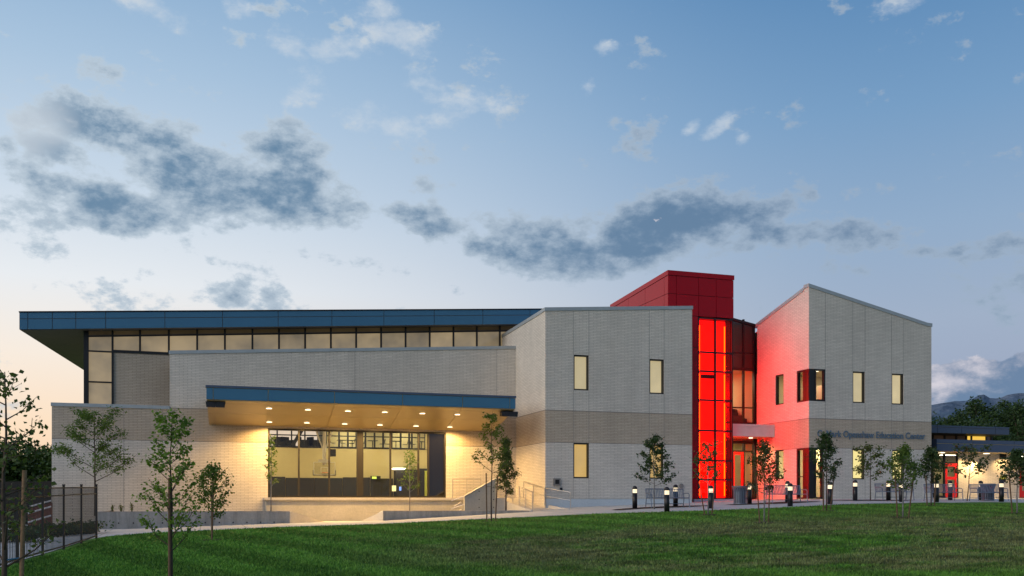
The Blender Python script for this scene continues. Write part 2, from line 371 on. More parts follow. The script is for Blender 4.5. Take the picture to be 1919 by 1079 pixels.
# ------------------------------------------------------------------ object helpers
def tag(o, label=None, cat=None, group=None, kind=None):
    if label: o['label'] = label
    if cat: o['category'] = cat
    if group: o['group'] = group
    if kind: o['kind'] = kind
    return o
def empty(name, loc=(0, 0, 0), rz=0, label=None, cat=None, group=None, kind=None):
    o = bpy.data.objects.new(name, None); col.objects.link(o); o.location = loc; o.rotation_euler = (0, 0, rz); o.empty_display_size = .2
    return tag(o, label, cat, group, kind)
class MB:
    def __init__(s): s.v = []; s.f = []; s.uv = []
    def quad(s, pts, uvs=None):
        b = len(s.v); s.v += [tuple(p) for p in pts]; s.f.append(tuple(range(b, b+len(pts))))
        s.uv.append(uvs if uvs else [(0, 0)]*len(pts)); return s
    def box(s, x0, x1, y0, y1, z0, z1):
        if x0 > x1: x0, x1 = x1, x0
        if y0 > y1: y0, y1 = y1, y0
        if z0 > z1: z0, z1 = z1, z0
        return s.hexa([(x0, y0, z0), (x1, y0, z0), (x1, y1, z0), (x0, y1, z0), (x0, y0, z1), (x1, y0, z1), (x1, y1, z1), (x0, y1, z1)])
    def hexa(s, p):
        for f in ((0, 3, 2, 1), (4, 5, 6, 7), (0, 1, 5, 4), (1, 2, 6, 5), (2, 3, 7, 6), (3, 0, 4, 7)): s.quad([p[i] for i in f])
        return s
    def tube(s, pts, rads, n=8, cap=True):
        pts = [Vector(p) for p in pts]
        if not hasattr(rads, '__len__'): rads = [rads]*len(pts)
        b = len(s.v); up = None
        for i, p in enumerate(pts):
            d = (pts[min(i+1, len(pts)-1)]-pts[max(i-1, 0)]).normalized()
            a = Vector((0, 0, 1)) if abs(d.z) < .9 else Vector((1, 0, 0))
            if up is not None: a = up
            x = a.cross(d)
            if x.length < 1e-4: x = Vector((0, 1, 0)).cross(d)
            x.normalize(); y = d.cross(x).normalized(); up = y if False else None
            for k in range(n):
                t = 2*math.pi*k/n; s.v.append(tuple(p+(x*math.cos(t)+y*math.sin(t))*rads[i]))
        for i in range(len(pts)-1):
            for k in range(n):
                a0 = b+i*n+k; a1 = b+i*n+(k+1) % n
                s.f.append((a0, a1, a1+n, a0+n)); s.uv.append([(0, 0)]*4)
        if cap:
            s.f.append(tuple(b+k for k in reversed(range(n)))); s.uv.append([(0, 0)]*n)
            e = b+(len(pts)-1)*n; s.f.append(tuple(e+k for k in range(n))); s.uv.append([(0, 0)]*n)
        return s
    def lathe(s, prof, n=16, c=(0, 0)):
        """prof: list of (radius, z) bottom to top"""
        b = len(s.v)
        for r, z in prof:
            for k in range(n):
                t = 2*math.pi*k/n; s.v.append((c[0]+r*math.cos(t), c[1]+r*math.sin(t), z))
        for i in range(len(prof)-1):
            for k in range(n):
                a0 = b+i*n+k; a1 = b+i*n+(k+1) % n; s.f.append((a0, a1, a1+n, a0+n)); s.uv.append([(0, 0)]*4)
        s.f.append(tuple(b+k for k in reversed(range(n)))); s.uv.append([(0, 0)]*n)
        e = b+(len(prof)-1)*n; s.f.append(tuple(e+k for k in range(n))); s.uv.append([(0, 0)]*n)
        return s
    def mesh(s, name):
        me = bpy.data.meshes.new(name); me.from_pydata(s.v, [], s.f); me.update()
        ul = me.uv_layers.new(name='UVMap'); flat = [c for f in s.uv for uv in f for c in uv]
        ul.data.foreach_set('uv', flat); return me
    def build(s, name, mat, parent=None, smooth=False):
        me = s.mesh(name); me.materials.append(MATS[mat])
        if smooth: me.polygons.foreach_set('use_smooth', [True]*len(me.polygons))
        o = bpy.data.objects.new(name, me); col.objects.link(o)
        if parent: o.parent = parent
        return o
def shared(name, me, parent, loc=(0, 0, 0), rot=(0, 0, 0), scale=(1, 1, 1)):
    o = bpy.data.objects.new(name, me); col.objects.link(o); o.parent = parent; o.location = loc; o.rotation_euler = rot; o.scale = scale; return o
def mesh_of(mb, name, mat):
    me = mb.mesh(name); me.materials.append(MATS[mat]); return me
def kids(o): return [c for c in bpy.data.objects if c.parent == o]
CH = {}
def copy_tree(o, parent=None):
    c = o.copy(); col.objects.link(c); c.parent = parent
    for ch in kids(o): copy_tree(ch, c)
    return c

# planes: 'Y' faces -y at y=pos ; 'X' faces -x at x=pos ; 'E' faces +x at x=pos. off > 0 goes inwards
def PP(pl, pos, u, z, off=0):
    if pl == 'Y': return (u, pos+off, z)
    if pl == 'X': return (pos+off, u, z)
    if pl == 'E': return (pos-off, u, z)
def pbox(mb, pl, pos, u0, u1, z0, z1, o0, o1):
    a = PP(pl, pos, u0, z0, o0); b = PP(pl, pos, u1, z1, o1); return mb.box(a[0], b[0], a[1], b[1], a[2], b[2])
def facade(name, mat, parent, pl, pos, outline, holes=(), reveal=.25):
    """wall face with window openings and their reveals, as one mesh"""
    mb = MB()
    loops = [[Vector((u, z, 0)) for u, z in outline]]
    for (u0, u1, z0, z1) in holes: loops.append([Vector((u0, z0, 0)), Vector((u0, z1, 0)), Vector((u1, z1, 0)), Vector((u1, z0, 0))])
    flat = [v for l in loops for v in l]
    for tri in tessellate_polygon(loops):
        p = [flat[i] for i in tri]; a = (p[1]-p[0]).cross(p[2]-p[0]).z
        if abs(a) < 1e-8: continue
        if (a < 0) != (pl == 'X'): p.reverse()
        if pl == 'X' : pass
        mb.quad([PP(pl, pos, q.x, q.y) for q in p], [(q.x, q.y) for q in p])
    for (u0, u1, z0, z1) in holes:
        for (a, b, c, d) in (((u0, z0), (u1, z0), 0, 0), ((u1, z0), (u1, z1), 0, 0), ((u1, z1), (u0, z1), 0, 0), ((u0, z1), (u0, z0), 0, 0)):
            mb.quad([PP(pl, pos, *a), PP(pl, pos, *b), PP(pl, pos, *b, reveal), PP(pl, pos, *a, reveal)], [(a[0]+a[1], a[1]), (b[0]+b[1], b[1]), (b[0]+b[1]+reveal, b[1]), (a[0]+a[1]+reveal, a[1])])
    return mb.build(name, mat, parent)
def joint(parent, pl, pos, u, z0, z1):
    mb = MB(); pbox(mb, pl, pos, u-.009, u+.009, z0, z1, -.003, .01); return mb.build('control_joint', 'gasket', parent)
simple('gasket', (.20, .19, .18), .8)
def window(parent, pl, pos, u0, u1, z0, z1, us=(), zs=(), fr=.07, rec=.10, dep=.12, pane='clear_glass', shade=None, framemat='dark_frame', name='window', mull=.06, panes=None):
    """frame mesh with panes (and roller shade) under it"""
    mb = MB()
    pbox(mb, pl, pos, u0, u0+fr, z0, z1, rec-.06, rec+dep); pbox(mb, pl, pos, u1-fr, u1, z0, z1, rec-.06, rec+dep)
    pbox(mb, pl, pos, u0+fr, u1-fr, z0, z0+fr, rec-.06, rec+dep); pbox(mb, pl, pos, u0+fr, u1-fr, z1-fr, z1, rec-.06, rec+dep)
    ul = [u0+fr]+[x for x in us]+[u1-fr]; zl = [z0+fr]+list(zs)+[z1-fr]
    for x in us: pbox(mb, pl, pos, x-mull/2, x+mull/2, z0+fr, z1-fr, rec-.05, rec+dep-.01)
    for k, z in enumerate(zs):
        for i in range(len(ul)-1):
            a = ul[i]+(mull/2 if i else 0); b = ul[i+1]-(mull/2 if i < len(ul)-2 else 0)
            pbox(mb, pl, pos, a, b, z-mull/2, z+mull/2, rec-.04, rec+dep-.02)
    w = mb.build(name, framemat, parent)
    for i in range(len(ul)-1):
        for k in range(len(zl)-1):
            a = ul[i]+(mull/2 if i else 0); b = ul[i+1]-(mull/2 if i < len(ul)-2 else 0)
            c = zl[k]+(mull/2 if k else 0); d = zl[k+1]-(mull/2 if k < len(zl)-2 else 0)
            pm = pane if not panes else panes(i, k)
            m2 = MB(); pbox(m2, pl, pos, a, b, c, d, rec+.02, rec+.035); m2.build('pane', pm, w)
    if shade:
        m3 = MB(); pbox(m3, pl, pos, u0+.02, u1-.02, z0+.02, z1-.02, rec+dep+.05, rec+dep+.06); m3.build('roller_shade', shade, w)
    return w
def coping(parent, pl, pos, outline_top, h=.16, over=.04, thick=.45, mat='coping_metal'):
    """metal cap following a (sloping) wall top given as (u,z) points"""
    mb = MB()
    for (a, b) in zip(outline_top[:-1], outline_top[1:]):
        P = [PP(pl, pos, a[0], a[1]-h, -over), PP(pl, pos, b[0], b[1]-h, -over), PP(pl, pos, b[0], b[1]-h, thick), PP(pl, pos, a[0], a[1]-h, thick),
             PP(pl, pos, a[0], a[1], -over), PP(pl, pos, b[0], b[1], -over), PP(pl, pos, b[0], b[1], thick), PP(pl, pos, a[0], a[1], thick)]
        mb.hexa(P)
    return mb.build('coping', mat, parent)
def panels(parent, pl, pos, us, rows, mat, name='panel', gap=.018, o0=-.03, o1=.0):
    """cladding panels; us = seam positions, rows = list of (zlo(u), zhi(u)) functions or numbers"""
    f = lambda g, u: g(u) if callable(g) else g
    for i in range(len(us)-1):
        a, b = us[i]+gap, us[i+1]-gap
        for lo, hi in rows:
            mb = MB()
            P = [PP(pl, pos, a, f(lo, a)+gap, o0), PP(pl, pos, b, f(lo, b)+gap, o0), PP(pl, pos, b, f(lo, b)+gap, o1), PP(pl, pos, a, f(lo, a)+gap, o1),
                 PP(pl, pos, a, f(hi, a)-gap, o0), PP(pl, pos, b, f(hi, b)-gap, o0), PP(pl, pos, b, f(hi, b)-gap, o1), PP(pl, pos, a, f(hi, a)-gap, o1)]
            mb.hexa(P).build(name, mat, parent)
def area_lamp(name, loc, size, power, color, rot=(0, 0, 0), sy=None):
    d = bpy.data.lights.new(name, 'AREA'); d.energy = power; d.size = size; d.color = color
    if sy: d.shape = 'RECTANGLE'; d.size_y = sy
    o = bpy.data.objects.new(name, d); col.objects.link(o); o.location = loc; o.rotation_euler = rot; return o
def spot_lamp(name, loc, power, color, size=130, blend=.7, rad=.06, rot=(0, 0, 0)):
    d = bpy.data.lights.new(name, 'SPOT'); d.energy = power; d.color = color; d.spot_size = R(size); d.spot_blend = blend; d.shadow_soft_size = rad
    o = bpy.data.objects.new(name, d); col.objects.link(o); o.location = loc; o.rotation_euler = rot; return o

# ------------------------------------------------------------------ ground
cps = []
for px in (-300, 100, 500, 950, 1400, 1900, 2200): cps.append(atd(px, 1079, 20.7))
for (x, y, z) in ((-15, 0, -1.65), (0, 0, -1.65), (20, 0, -1.65), (-15, -25, -1.7), (20, -25, -1.7), (45, 0, -1.3)): cps.append((x, y, z))
EDGE_PX = [(180, 1007.5, 36), (282, 998.7, 37.5), (397, 993.7, 38.8), (495, 989, 39.6), (570, 986.7, 40.3), (690, 983.3, 41.3), (769, 979.5, 41.8), (857, 974.7, 42.3), (988, 969.3, 43),
           (1080, 965, 43.1), (1229, 959.2, 41.2), (1312, 956.7, 41), (1400, 953.6, 41.5), (1480, 950.4, 43), (1547, 946.9, 44.2), (1672, 943.6, 47), (1784, 942.3, 48), (1919, 941.9, 49), (2050, 941.5, 50)]
EDGE = [atd(*e) for e in EDGE_PX]; cps += EDGE
FENCE_PX = [(21, 1056, 23.3), (75, 1045, 25.1), (118, 1031, 28.2), (153, 1020, 30.6), (180, 1009, 33.4)]
cps += [atd(*e) for e in FENCE_PX]
BOLL = [(1189.7, 953, 45), (1249.7, 958.4, 41), (1266, 950, 45.4), (1332, 953.8, 43.0), (1404.6, 944.8, 47.7), (1475.7, 941, 48.2), (1480.7, 948.8, 43.4), (1555.6, 945.3, 44.9),
        (1602.6, 938.5, 48.6), (1665, 938.2, 50), (1689, 941.4, 48), (1755, 941.5, 46.8), (1780.7, 937.6, 52), (1838, 937.6, 52), (1876.7, 940.8, 46.8)]
cps += [atd(*b) for b in BOLL if b[0] not in (1249.7, 1480.7)]
cps += [atd(182, 994, 42.2), atd(543, 981, 44.8), atd(718, 976.5, 46.1), atd(1001, 959.5, 48.5), onY(1075, 951, 46.9), onY(1296, 943, 46.9), onY(1530, 936, 46.9), onY(1740, 935.5, 46.9), onY(1830, 933.5, 50), (60, 55, .25), (-20, 45, -1.3), (-40, 60, -1.2)]
cp = np.array(cps); n_ = len(cp)
d_ = np.linalg.norm(cp[:, None, :2]-cp[None, :, :2], axis=2)
A_ = np.zeros((n_+3, n_+3)); A_[:n_, :n_] = -d_ + np.eye(n_)*.15; A_[:n_, n_] = 1; A_[:n_, n_+1:] = cp[:, :2]; A_[n_, :n_] = 1; A_[n_+1:, :n_] = cp[:, :2].T
wts = np.linalg.solve(A_, np.concatenate([cp[:, 2], np.zeros(3)]))
def T(x, y):
    d = np.hypot(cp[:, 0]-x, cp[:, 1]-y); v = float(-(d*wts[:n_]).sum()+wts[n_]+wts[n_+1]*x+wts[n_+2]*y)
    f = min(1, max(0, (math.hypot(x-10, y-30)-60)/60)); v = v*(1-f)+(-.6)*f
    return max(-1.75, min(.35, v))
def hit(px, py, lo=14, hi=60):
    k = lo
    while k < hi:
        p = atd(px, py, k)
        if p[2] <= T(p[0], p[1]): return p
        k += .1
    return atd(px, py, hi)

ex = [p[0] for p in EDGE]; ey = [p[1] for p in EDGE]
def edge_y(x):
    return float(np.interp(x, ex, ey))
YW = 45.8          # line of the low retaining walls
XR = 16.3          # right end of the second wall
def axis(stops):
    out = []
    for a, b, s in stops:
        k = max(1, int(round((b-a)/s))); out += [a+(b-a)*i/k for i in range(k)]
    return out+[stops[-1][1]]
def build_lawn():
    xs = axis([(-9000, -1500, 2500), (-1500, -200, 400), (-200, -40, 30), (-40, 70, .8), (70, 220, 30), (220, 1500, 400), (1500, 12000, 2500)])
    ys = axis([(-3000, -300, 900), (-300, -20, 40), (-20, 10, 3), (10, 56, .8), (56, 120, 16), (120, 900, 260), (900, 14000, 3000)])
    mb = MB(); idx = {}
    V = [(x, y, T(x, y)) for y in ys for x in xs]; nx = len(xs); Fs = []
    for j in range(len(ys)-1):
        for i in range(nx-1):
            xm, ym = (xs[i]+xs[i+1])/2, (ys[j]+ys[j+1])/2
            if YW-1.2 < ym < 60 and -14 < xm < 62: continue
            if ym > edge_y(xm)+1.6 and ym < 60 and -3 < xm < 62: continue
            a = j*nx+i; Fs.append((a, a+1, a+1+nx, a+nx))
    me = bpy.data.meshes.new('lawn'); me.from_pydata(V, [], Fs); me.materials.append(MATS['lawn']); me.polygons.foreach_set('use_smooth', [True]*len(Fs))
    o = bpy.data.objects.new('lawn', me); col.objects.link(o); tag(o, kind='structure')
build_lawn()
def sheet(name, mat, cols, dz, rows=14, kind='structure'):
    """cols: list of (x_front,y_front,x_back,y_back)"""
    V = []; Fs = []
    for (x0, y0, x1, y1) in cols:
        for k in range(rows+1):
            t = k/rows; x, y = x0+(x1-x0)*t, y0+(y1-y0)*t; V.append((x, y, T(x, y)+dz))
    for i in range(len(cols)-1):
        for k in range(rows):
            a = i*(rows+1)+k; Fs.append((a, a+rows+1, a+rows+2, a+1))
    # front kerb face
    b = len(V)
    for (x0, y0, x1, y1) in cols: V.append((x0, y0, T(x0, y0)-.25))
    for i in range(len(cols)-1): Fs.append((i*(rows+1), b+i, b+i+1, (i+1)*(rows+1)))
    me = bpy.data.meshes.new(name); me.from_pydata(V, [], Fs); me.materials.append(MATS[mat])
    o = bpy.data.objects.new(name, me); col.objects.link(o)
    return tag(o, kind=kind)
cols = []
x = -3.35
while x < 62:
    yb = YW+.15 if x < XR else 66
    cols.append((x, edge_y(x), x, yb)); x += .45
i0 = next(i for i, c_ in enumerate(cols) if c_[0] >= XR)
sheet('sidewalk', 'concrete_walk', cols[:i0]+[(XR-.001, edge_y(XR), XR-.001, YW+.15)], .02)
sheet('plaza', 'concrete_walk', [(XR, edge_y(XR), XR, 47.5)]+[(c_[0], c_[1], c_[0], 47.5) for c_ in cols[i0:] if c_[0] < 25.6]+[(25.6, edge_y(25.6), 25.6, 66)]+[c_ for c_ in cols[i0:] if c_[0] > 25.7], .02, 20)
# paving behind the picket fence on the left
f0 = atd(0, 1056, 22.2)
sheet('driveway', 'concrete_walk', [(-26, 20, -26, 51.5), (-15, 20, -15, 51.5), (-8, 21, -8, 51.5), (-4.72, 21, -2.88, 45.9)], .014)

# ------------------------------------------------------------------ hall (left building)
YA = 51.9; Y2 = 54.5; YR = 53.5; YB = 47.0
hx0 = xY(97, YA); hx1 = xY(318, YA); hx2 = xY(967, YA)
za_low = 4.88; za_l = zY(318, 657, YA); za_r = zY(967, 648, YA)
hall = empty('gymnasium_hall', (5, YA, 0), 0, 'long pale brick hall with blue overhanging roof and a lit gymnasium behind glass', 'building')
hall.location = (0, 0, 0)
wx0, wx1 = xY(502, YA), xY(836, YA); wz0, wz1 = .22, zY(502, 802, YA)
facade('lower_wall', 'brick', hall, 'Y', YA, [(hx0, -1.3), (hx2, -1.3), (hx2, 4.77), (hx1, 4.77), (hx1, za_low-.1), (hx0, za_low-.1)], [(wx0, wx1, wz0, wz1)])
facade('upper_wall', 'brick', hall, 'Y', YA, [(hx1, 4.77), (hx2, 4.77), (hx2, za_r-.08), (hx1, za_l-.08)])
mb = MB(); mb.quad([(hx0, YA+12, -1.3), (hx0, YA, -1.3), (hx0, YA, za_low-.1), (hx0, YA+12, za_low-.1)], [(12, -1.3), (0, -1.3), (0, 4.8), (12, 4.8)])
mb.quad([(hx1, Y2, 4.7), (hx1, YA, 4.7), (hx1, YA, za_l-.1), (hx1, Y2, za_l-.1)], [(2.6, 4.7), (0, 4.7), (0, 7.6), (2.6, 7.6)]); mb.build('side_wall', 'brick', hall)
mb = MB(); mb.box(hx0+.1, hx1-.01, YA+.3, Y2, za_low-.45, za_low-.3); mb.box(hx1+.02, hx2, YA+.3, Y2, za_l-.5, za_l-.35); mb.build('flat_roof', 'roof_membrane', hall)
coping(hall, 'Y', YA, [(hx0-.04, za_low), (hx1-.005, za_low)], .17); coping(hall, 'Y', YA, [(hx1-.04, za_l), (hx2, za_r)], .17)
for px in (232, 665, 930):
    u = xY(px, YA)
    if px == 232: joint(hall, 'Y', YA, u, -.9, 4.7)
    else: joint(hall, 'Y', YA, u, 5.6 if px == 665 else 5.4, za_l+(za_r-za_l)*(u-hx1)/(hx2-hx1)-.2)
# main roof: rises to the right and to the back
rx0 = xY(36, YR); rx1 = 22.0
zb0 = zY(36, 617.5, YR); zb1 = zY(900, 608.3, YR); kx = (zb1-zb0)/(xY(900, YR)-rx0); RISE = .058
def zr(x, y): return zb0+kx*(x-rx0)+RISE*(y-YR)
FH = .87
mb = MB(); yb = 86.5
mb.hexa([(rx0, YR+.04, zr(rx0, YR)+.02), (rx1, YR+.04, zr(rx1, YR)+.02), (rx1, yb, zr(rx1, yb)), (rx0, yb, zr(rx0, yb)),
         (rx0, YR+.04, zr(rx0, YR)+FH-.02), (rx1, YR+.04, zr(rx1, YR)+FH-.02), (rx1, yb, zr(rx1, yb)+FH-.02), (rx0, yb, zr(rx0, yb)+FH-.02)])
roof = mb.build('roof', 'roof_soffit', hall)
seams = [xY(p, YR) for p in (36, 52, 98, 142, 198, 309, 417)]
stp = seams[-1]-seams[-2]
while seams[-1]+stp < rx1: seams.append(seams[-1]+stp)
panels(roof, 'Y', YR+.04, seams, [(lambda u: zr(u, YR), lambda u: zr(u, YR)+.54), (lambda u: zr(u, YR)+.54, lambda u: zr(u, YR)+FH)], 'blue_panel', 'fascia_panel')
mb = MB(); a, b = (rx0-.02, zr(rx0, YR)+FH), (rx1, zr(rx1, YR)+FH)
mb.hexa([(a[0], YR-.03, a[1]), (b[0], YR-.03, b[1]), (b[0], YR+.3, b[1]), (a[0], YR+.3, a[1]), (a[0], YR-.03, a[1]+.05), (b[0], YR-.03, b[1]+.05), (b[0], YR+.3, b[1]+.05), (a[0], YR+.3, a[1]+.05)]); mb.build('drip_edge', 'dark_frame', roof)
# soffit boards under the left overhang
cx0 = xY(157, Y2)
for i in range(9):
    ya_, yb_ = YR+.1+i*3.6, YR+.1+(i+1)*3.6-.03
    if yb_ > yb: break
    mb = MB(); mb.hexa([(rx0+.03, ya_, zr(rx0, ya_)-.012), (cx0-.05, ya_, zr(cx0, ya_)-.012), (cx0-.05, yb_, zr(cx0, yb_)-.012), (rx0+.03, yb_, zr(rx0, yb_)-.012),
                        (rx0+.03, ya_, zr(rx0, ya_)+.01), (cx0-.05, ya_, zr(cx0, ya_)+.01), (cx0-.05, yb_, zr(cx0, yb_)+.01), (rx0+.03, yb_, zr(rx0, yb_)+.01)]); mb.build('soffit_panel', 'roof_soffit', roof)
# clerestory glazing and recessed tan wall
clx = [xY(p, Y2) for p in (211, 262.5, 316.5, 369.5, 421.5, 473)]
stp = (clx[-1]-clx[0])/5
while clx[-1]+stp < 21.5: clx.append(clx[-1]+stp)
def zhead(u): return zr(u, Y2)
ztr = lambda u: zr(u, Y2)-.27
zsill = zY(262, 660, Y2)
cler = MB()
for u in [cx0+.08]+clx: cler.box(u-.05 if u > cx0+.2 else cx0, u+.05 if u > cx0+.2 else cx0+.24, Y2-.05, Y2+.12, (zsill-.02 if u > clx[0]+.1 else 4.7), zhead(u)+.06)
def beam(mbx, ua, ub, za, zb_, h):
    mbx.hexa([(ua, Y2-.03, za-h/2), (ub, Y2-.03, zb_-h/2), (ub, Y2+.1, zb_-h/2), (ua, Y2+.1, za-h/2), (ua, Y2-.03, za+h/2), (ub, Y2-.03, zb_+h/2), (ub, Y2+.1, zb_+h/2), (ua, Y2+.1, za+h/2)])
allu = [cx0+.19]+clx
for a, b in zip(allu[:-1], allu[1:]): beam(cler, a+.05, b-.05, ztr(a), ztr(b), .09)
for a, b in zip(clx[:-1], clx[1:]): beam(cler, a+.05, b-.05, zsill, zsill, .14)
zA = [zY(190, p, Y2) for p in (658.5, 716, 754)]
for z in zA[:2]: beam(cler, cx0+.24, clx[0]-.05, z, z, .08)
cler = cler.build('clerestory_frame', 'dark_frame', hall)
def panel_poly(mbx, ua, ub, l0, l1, h0, h1):
    mbx.hexa([(ua, Y2+.02, l0), (ub, Y2+.02, l1), (ub, Y2+.05, l1), (ua, Y2+.05, l0), (ua, Y2+.02, h0), (ub, Y2+.02, h1), (ub, Y2+.05, h1), (ua, Y2+.05, h0)])
for i, (a, b) in enumerate(zip(allu[:-1], allu[1:])):
    a += .05; b -= .05
    m_ = MB(); lo = zsill+.07 if i else zA[0]+.04; panel_poly(m_, a, b, lo, lo, ztr(a)-.045, ztr(b)-.045); m_.build('pane', 'fritted_glow', cler)
    m_ = MB(); panel_poly(m_, a, b, ztr(a)+.045, ztr(b)+.045, zhead(a), zhead(b)); m_.build('pane', 'fritted_glow_dark', cler)
a, b = cx0+.24, clx[0]-.05
m_ = MB(); panel_poly(m_, a, b, zA[1]+.04, zA[1]+.04, zA[0]-.04, zA[0]-.04); m_.build('pane', 'fritted_glow', cler)
m_ = MB(); panel_poly(m_, a, b, 4.6, 4.6, zA[1]-.04, zA[1]-.04); m_.build('pane', 'fritted_glow', cler)
facade('recessed_wall', 'brick_tan', hall, 'Y', Y2+.03, [(clx[0]+.05, 4.6), (clx[3], 4.6), (clx[3], zsill-.07), (clx[0]+.05, zsill-.07)])
mb = MB(); mb.quad([(cx0, 86, 4), (cx0, Y2, 4), (cx0, Y2, zr(cx0, Y2)), (cx0, 86, zr(cx0, 86))], [(30, 4), (0, 4), (0, 8), (30, 8)])
mb.quad([(cx0, 86.4, 7.2), (cx0, 86.4, zr(cx0, 86.4)), (21.8, 86.4, zr(21.8, 86.4)), (21.8, 86.4, 7.2)]); mb.build('end_wall', 'brick_tan', hall)
# gym window wall
gu = [xY(p, YA) for p in (560.5, 617.5, 675.5, 732.5, 785, 803.5)]
gw = window(hall, 'Y', YA, wx0, wx1, wz0, wz1, us=gu, zs=(), fr=.10, rec=.12, mull=.085, name='window_wall', panes=lambda i, k: 'black_glass' if i == 6 else 'clear_glass', framemat='bronze_frame')
mb = MB(); pbox(mb, 'Y', YA, gu[2]-.17, gu[2]+.17, wz0+.1, wz1-.1, .05, .30); mb.build('post', 'bronze_frame', gw)
# ---- gymnasium interior
GX0, GX1, GY0, GY1, GZ0, GZ1 = hx1+.1, 26, YA+.32, 85.0, .20, 7.15
gallery_z = zY(617, 837.5, GY1)
gx_l = xY(503, GY1)-6; gx_m = xY(611, GY1); gx_r = xY(797, GY1)
room = empty('gym_interior', (0, 0, 0)); room.parent = hall
mb = MB(); mb.box(GX0, GX1, GY0, GY1, GZ0-.1, GZ0); mb.build('floor', 'gym_floor', room)
mb = MB(); mb.box(GX0, GX1, GY0, 89, GZ1, GZ1+.1); mb.build('ceiling', 'plaster_cream', room)
mb = MB(); mb.box(GX0-.1, GX0, GY0, 89, GZ0, GZ1); mb.box(GX1, GX1+.1, GY0, 89, GZ0, GZ1)
mb.box(GX0, GX1, GY1, GY1+.15, GZ0, gallery_z-.1); mb.box(gx_r, GX1, GY1, GY1+.15, gallery_z-.1, GZ1); mb.box(GX0, gx_l, GY1, GY1+.15, gallery_z-.1, GZ1)
mb.box(gx_m, GX1, 88.9, 89, gallery_z-.1, GZ1); mb.box(gx_m-.15, gx_m, GY1, 89, gallery_z, GZ1)
mb.box(GX0, wx0-.01, YA+.31, YA+.36, GZ0, 4.6); mb.box(wx1+.01, GX1, YA+.31, YA+.36, GZ0, 4.6); mb.box(GX0, GX1, YA+.31, YA+.36, wz1+.02, GZ1)
mb.build('wall', 'gym_wall', room)
mb = MB(); mb.box(gx_l, GX1, GY1, 89, gallery_z-.12, gallery_z-.02); mb.build('gallery_floor', 'gym_wainscot', room)
wz = zY(617, 897, GY1)
for i in range(8):
    a = xY(503, GY1)-1+i*2.45; b = a+2.40
    if a > xY(735, GY1): break
    mb = MB(); mb.box(a, min(b, xY(736, GY1)), GY1-.12, GY1-.01, GZ0, wz+(.06 if i % 3 else .14)); mb.build('wall_pad', 'gym_wainscot', room)
mb = MB(); ax0, ax1, ax2 = xY(738, GY1), xY(786, GY1), xY(803, GY1)
mb.box(ax0, ax0+1.9, GY1-1.2, GY1-.02, GZ0, zY(740, 880, GY1)); mb.build('dark_alcove_box', 'gym_wainscot', room)  # added dark box standing in for the darker doorway alcove
mb = MB(); mb.box(ax1, ax2+1.5, GY1-.3, GY1-.02, GZ0, zY(790, 878, GY1)); mb.build('dark_doorway', 'black_plastic', room)
mb = MB(); mb.box(ax1+.4, ax1+.9, GY1-.36, GY1-.31, GZ0, zY(790, 882, GY1)); mb.box(ax1+1.1, ax1+1.5, GY1-.36, GY1-.31, GZ0, zY(790, 882, GY1)); mb.build('door_leaf', 'green_paint', room)
mb = MB(); p = onY(748, 878.5, GY1-1.3); mb.lathe([(.62, p[2]-.06), (.62, p[2]+.06)], 20, (p[0], p[1])); mb.build('round_lamp', 'ceiling_lamp', room)
mb = MB(); p = onY(706, 895, GY1-.3); mb.box(p[0]-.55, p[0]+.35, p[1], p[1]+.1, p[2]-.15, p[2]+.15); o = mb.build('scoreboard', 'black_plastic', room)
mb = MB(); mb.box(p[0]-.42, p[0]-.02, p[1]-.02, p[1], p[2]-.10, p[2]+.10); mb.build('digits', 'exit_green', o)
mb = MB(); p = onY(739, 915, GY1-1.3); mb.box(p[0]-.2, p[0]+.15, p[1], p[1]+.05, p[2]-.25, p[2]+.25); mb.build('lit_display', 'screen_yellow', room)
mb = MB(); p = onY(750, 915, GY1-1.3); mb.box(p[0]-.08, p[0]+.1, p[1], p[1]+.05, p[2]-.2, p[2]+.15); mb.build('lit_display', 'screen_blue', room)
# gallery glazing
gz = MB(); gtop = GZ1
for px in (503, 519.5, 546.5, 571.5, 596):
    u = xY(px, GY1); gz.box(u-.06, u+.06, GY1+.01, GY1+.1, gallery_z, gtop)
for px in (611, 635.5, 652, 668, 685, 702, 718, 734, 751, 767, 772, 786, 797):
    u = xY(px, GY1); gz.box(u-.08, u+.08, GY1+.01, GY1+.1, gallery_z, gtop)
zt = zY(617, 816.5, GY1); gz.box(gx_l, gx_r, GY1+.02, GY1+.08, zt-.05, zt+.05); gz.box(gx_l, gx_r, GY1-.02, GY1+.12, gallery_z-.1, gallery_z+.04)
gz = gz.build('gallery_glazing', 'dark_frame', room)
mb = MB(); u0, u1 = xY(578, GY1), xY(611, GY1); mb.hexa([(xY(543, GY1), 84.7, gallery_z), (xY(543, GY1)+.35, 84.7, gallery_z), (xY(543, GY1)+.35, 84.9, gallery_z), (xY(543, GY1), 84.9, gallery_z), (xY(574, GY1), 84.7, gtop), (xY(574, GY1)+.35, 84.7, gtop), (xY(574, GY1)+.35, 84.9, gtop), (xY(574, GY1), 84.9, gtop)])
mb.build('brace', 'dark_frame', room)
for lx, ly in ((3, 58), (12, 58), (20, 60), (3, 70), (12, 70), (20, 72), (4, 81), (13, 81), (21, 81)):
    area_lamp('gym_lamp', (lx, ly, GZ1-.06), 1.6, 520, (1, .84, .48))
for lx in (14, 19, 24): area_lamp('gallery_lamp', (lx-1, 87.0, GZ1-.06), 1.2, 200, (1, .88, .58))

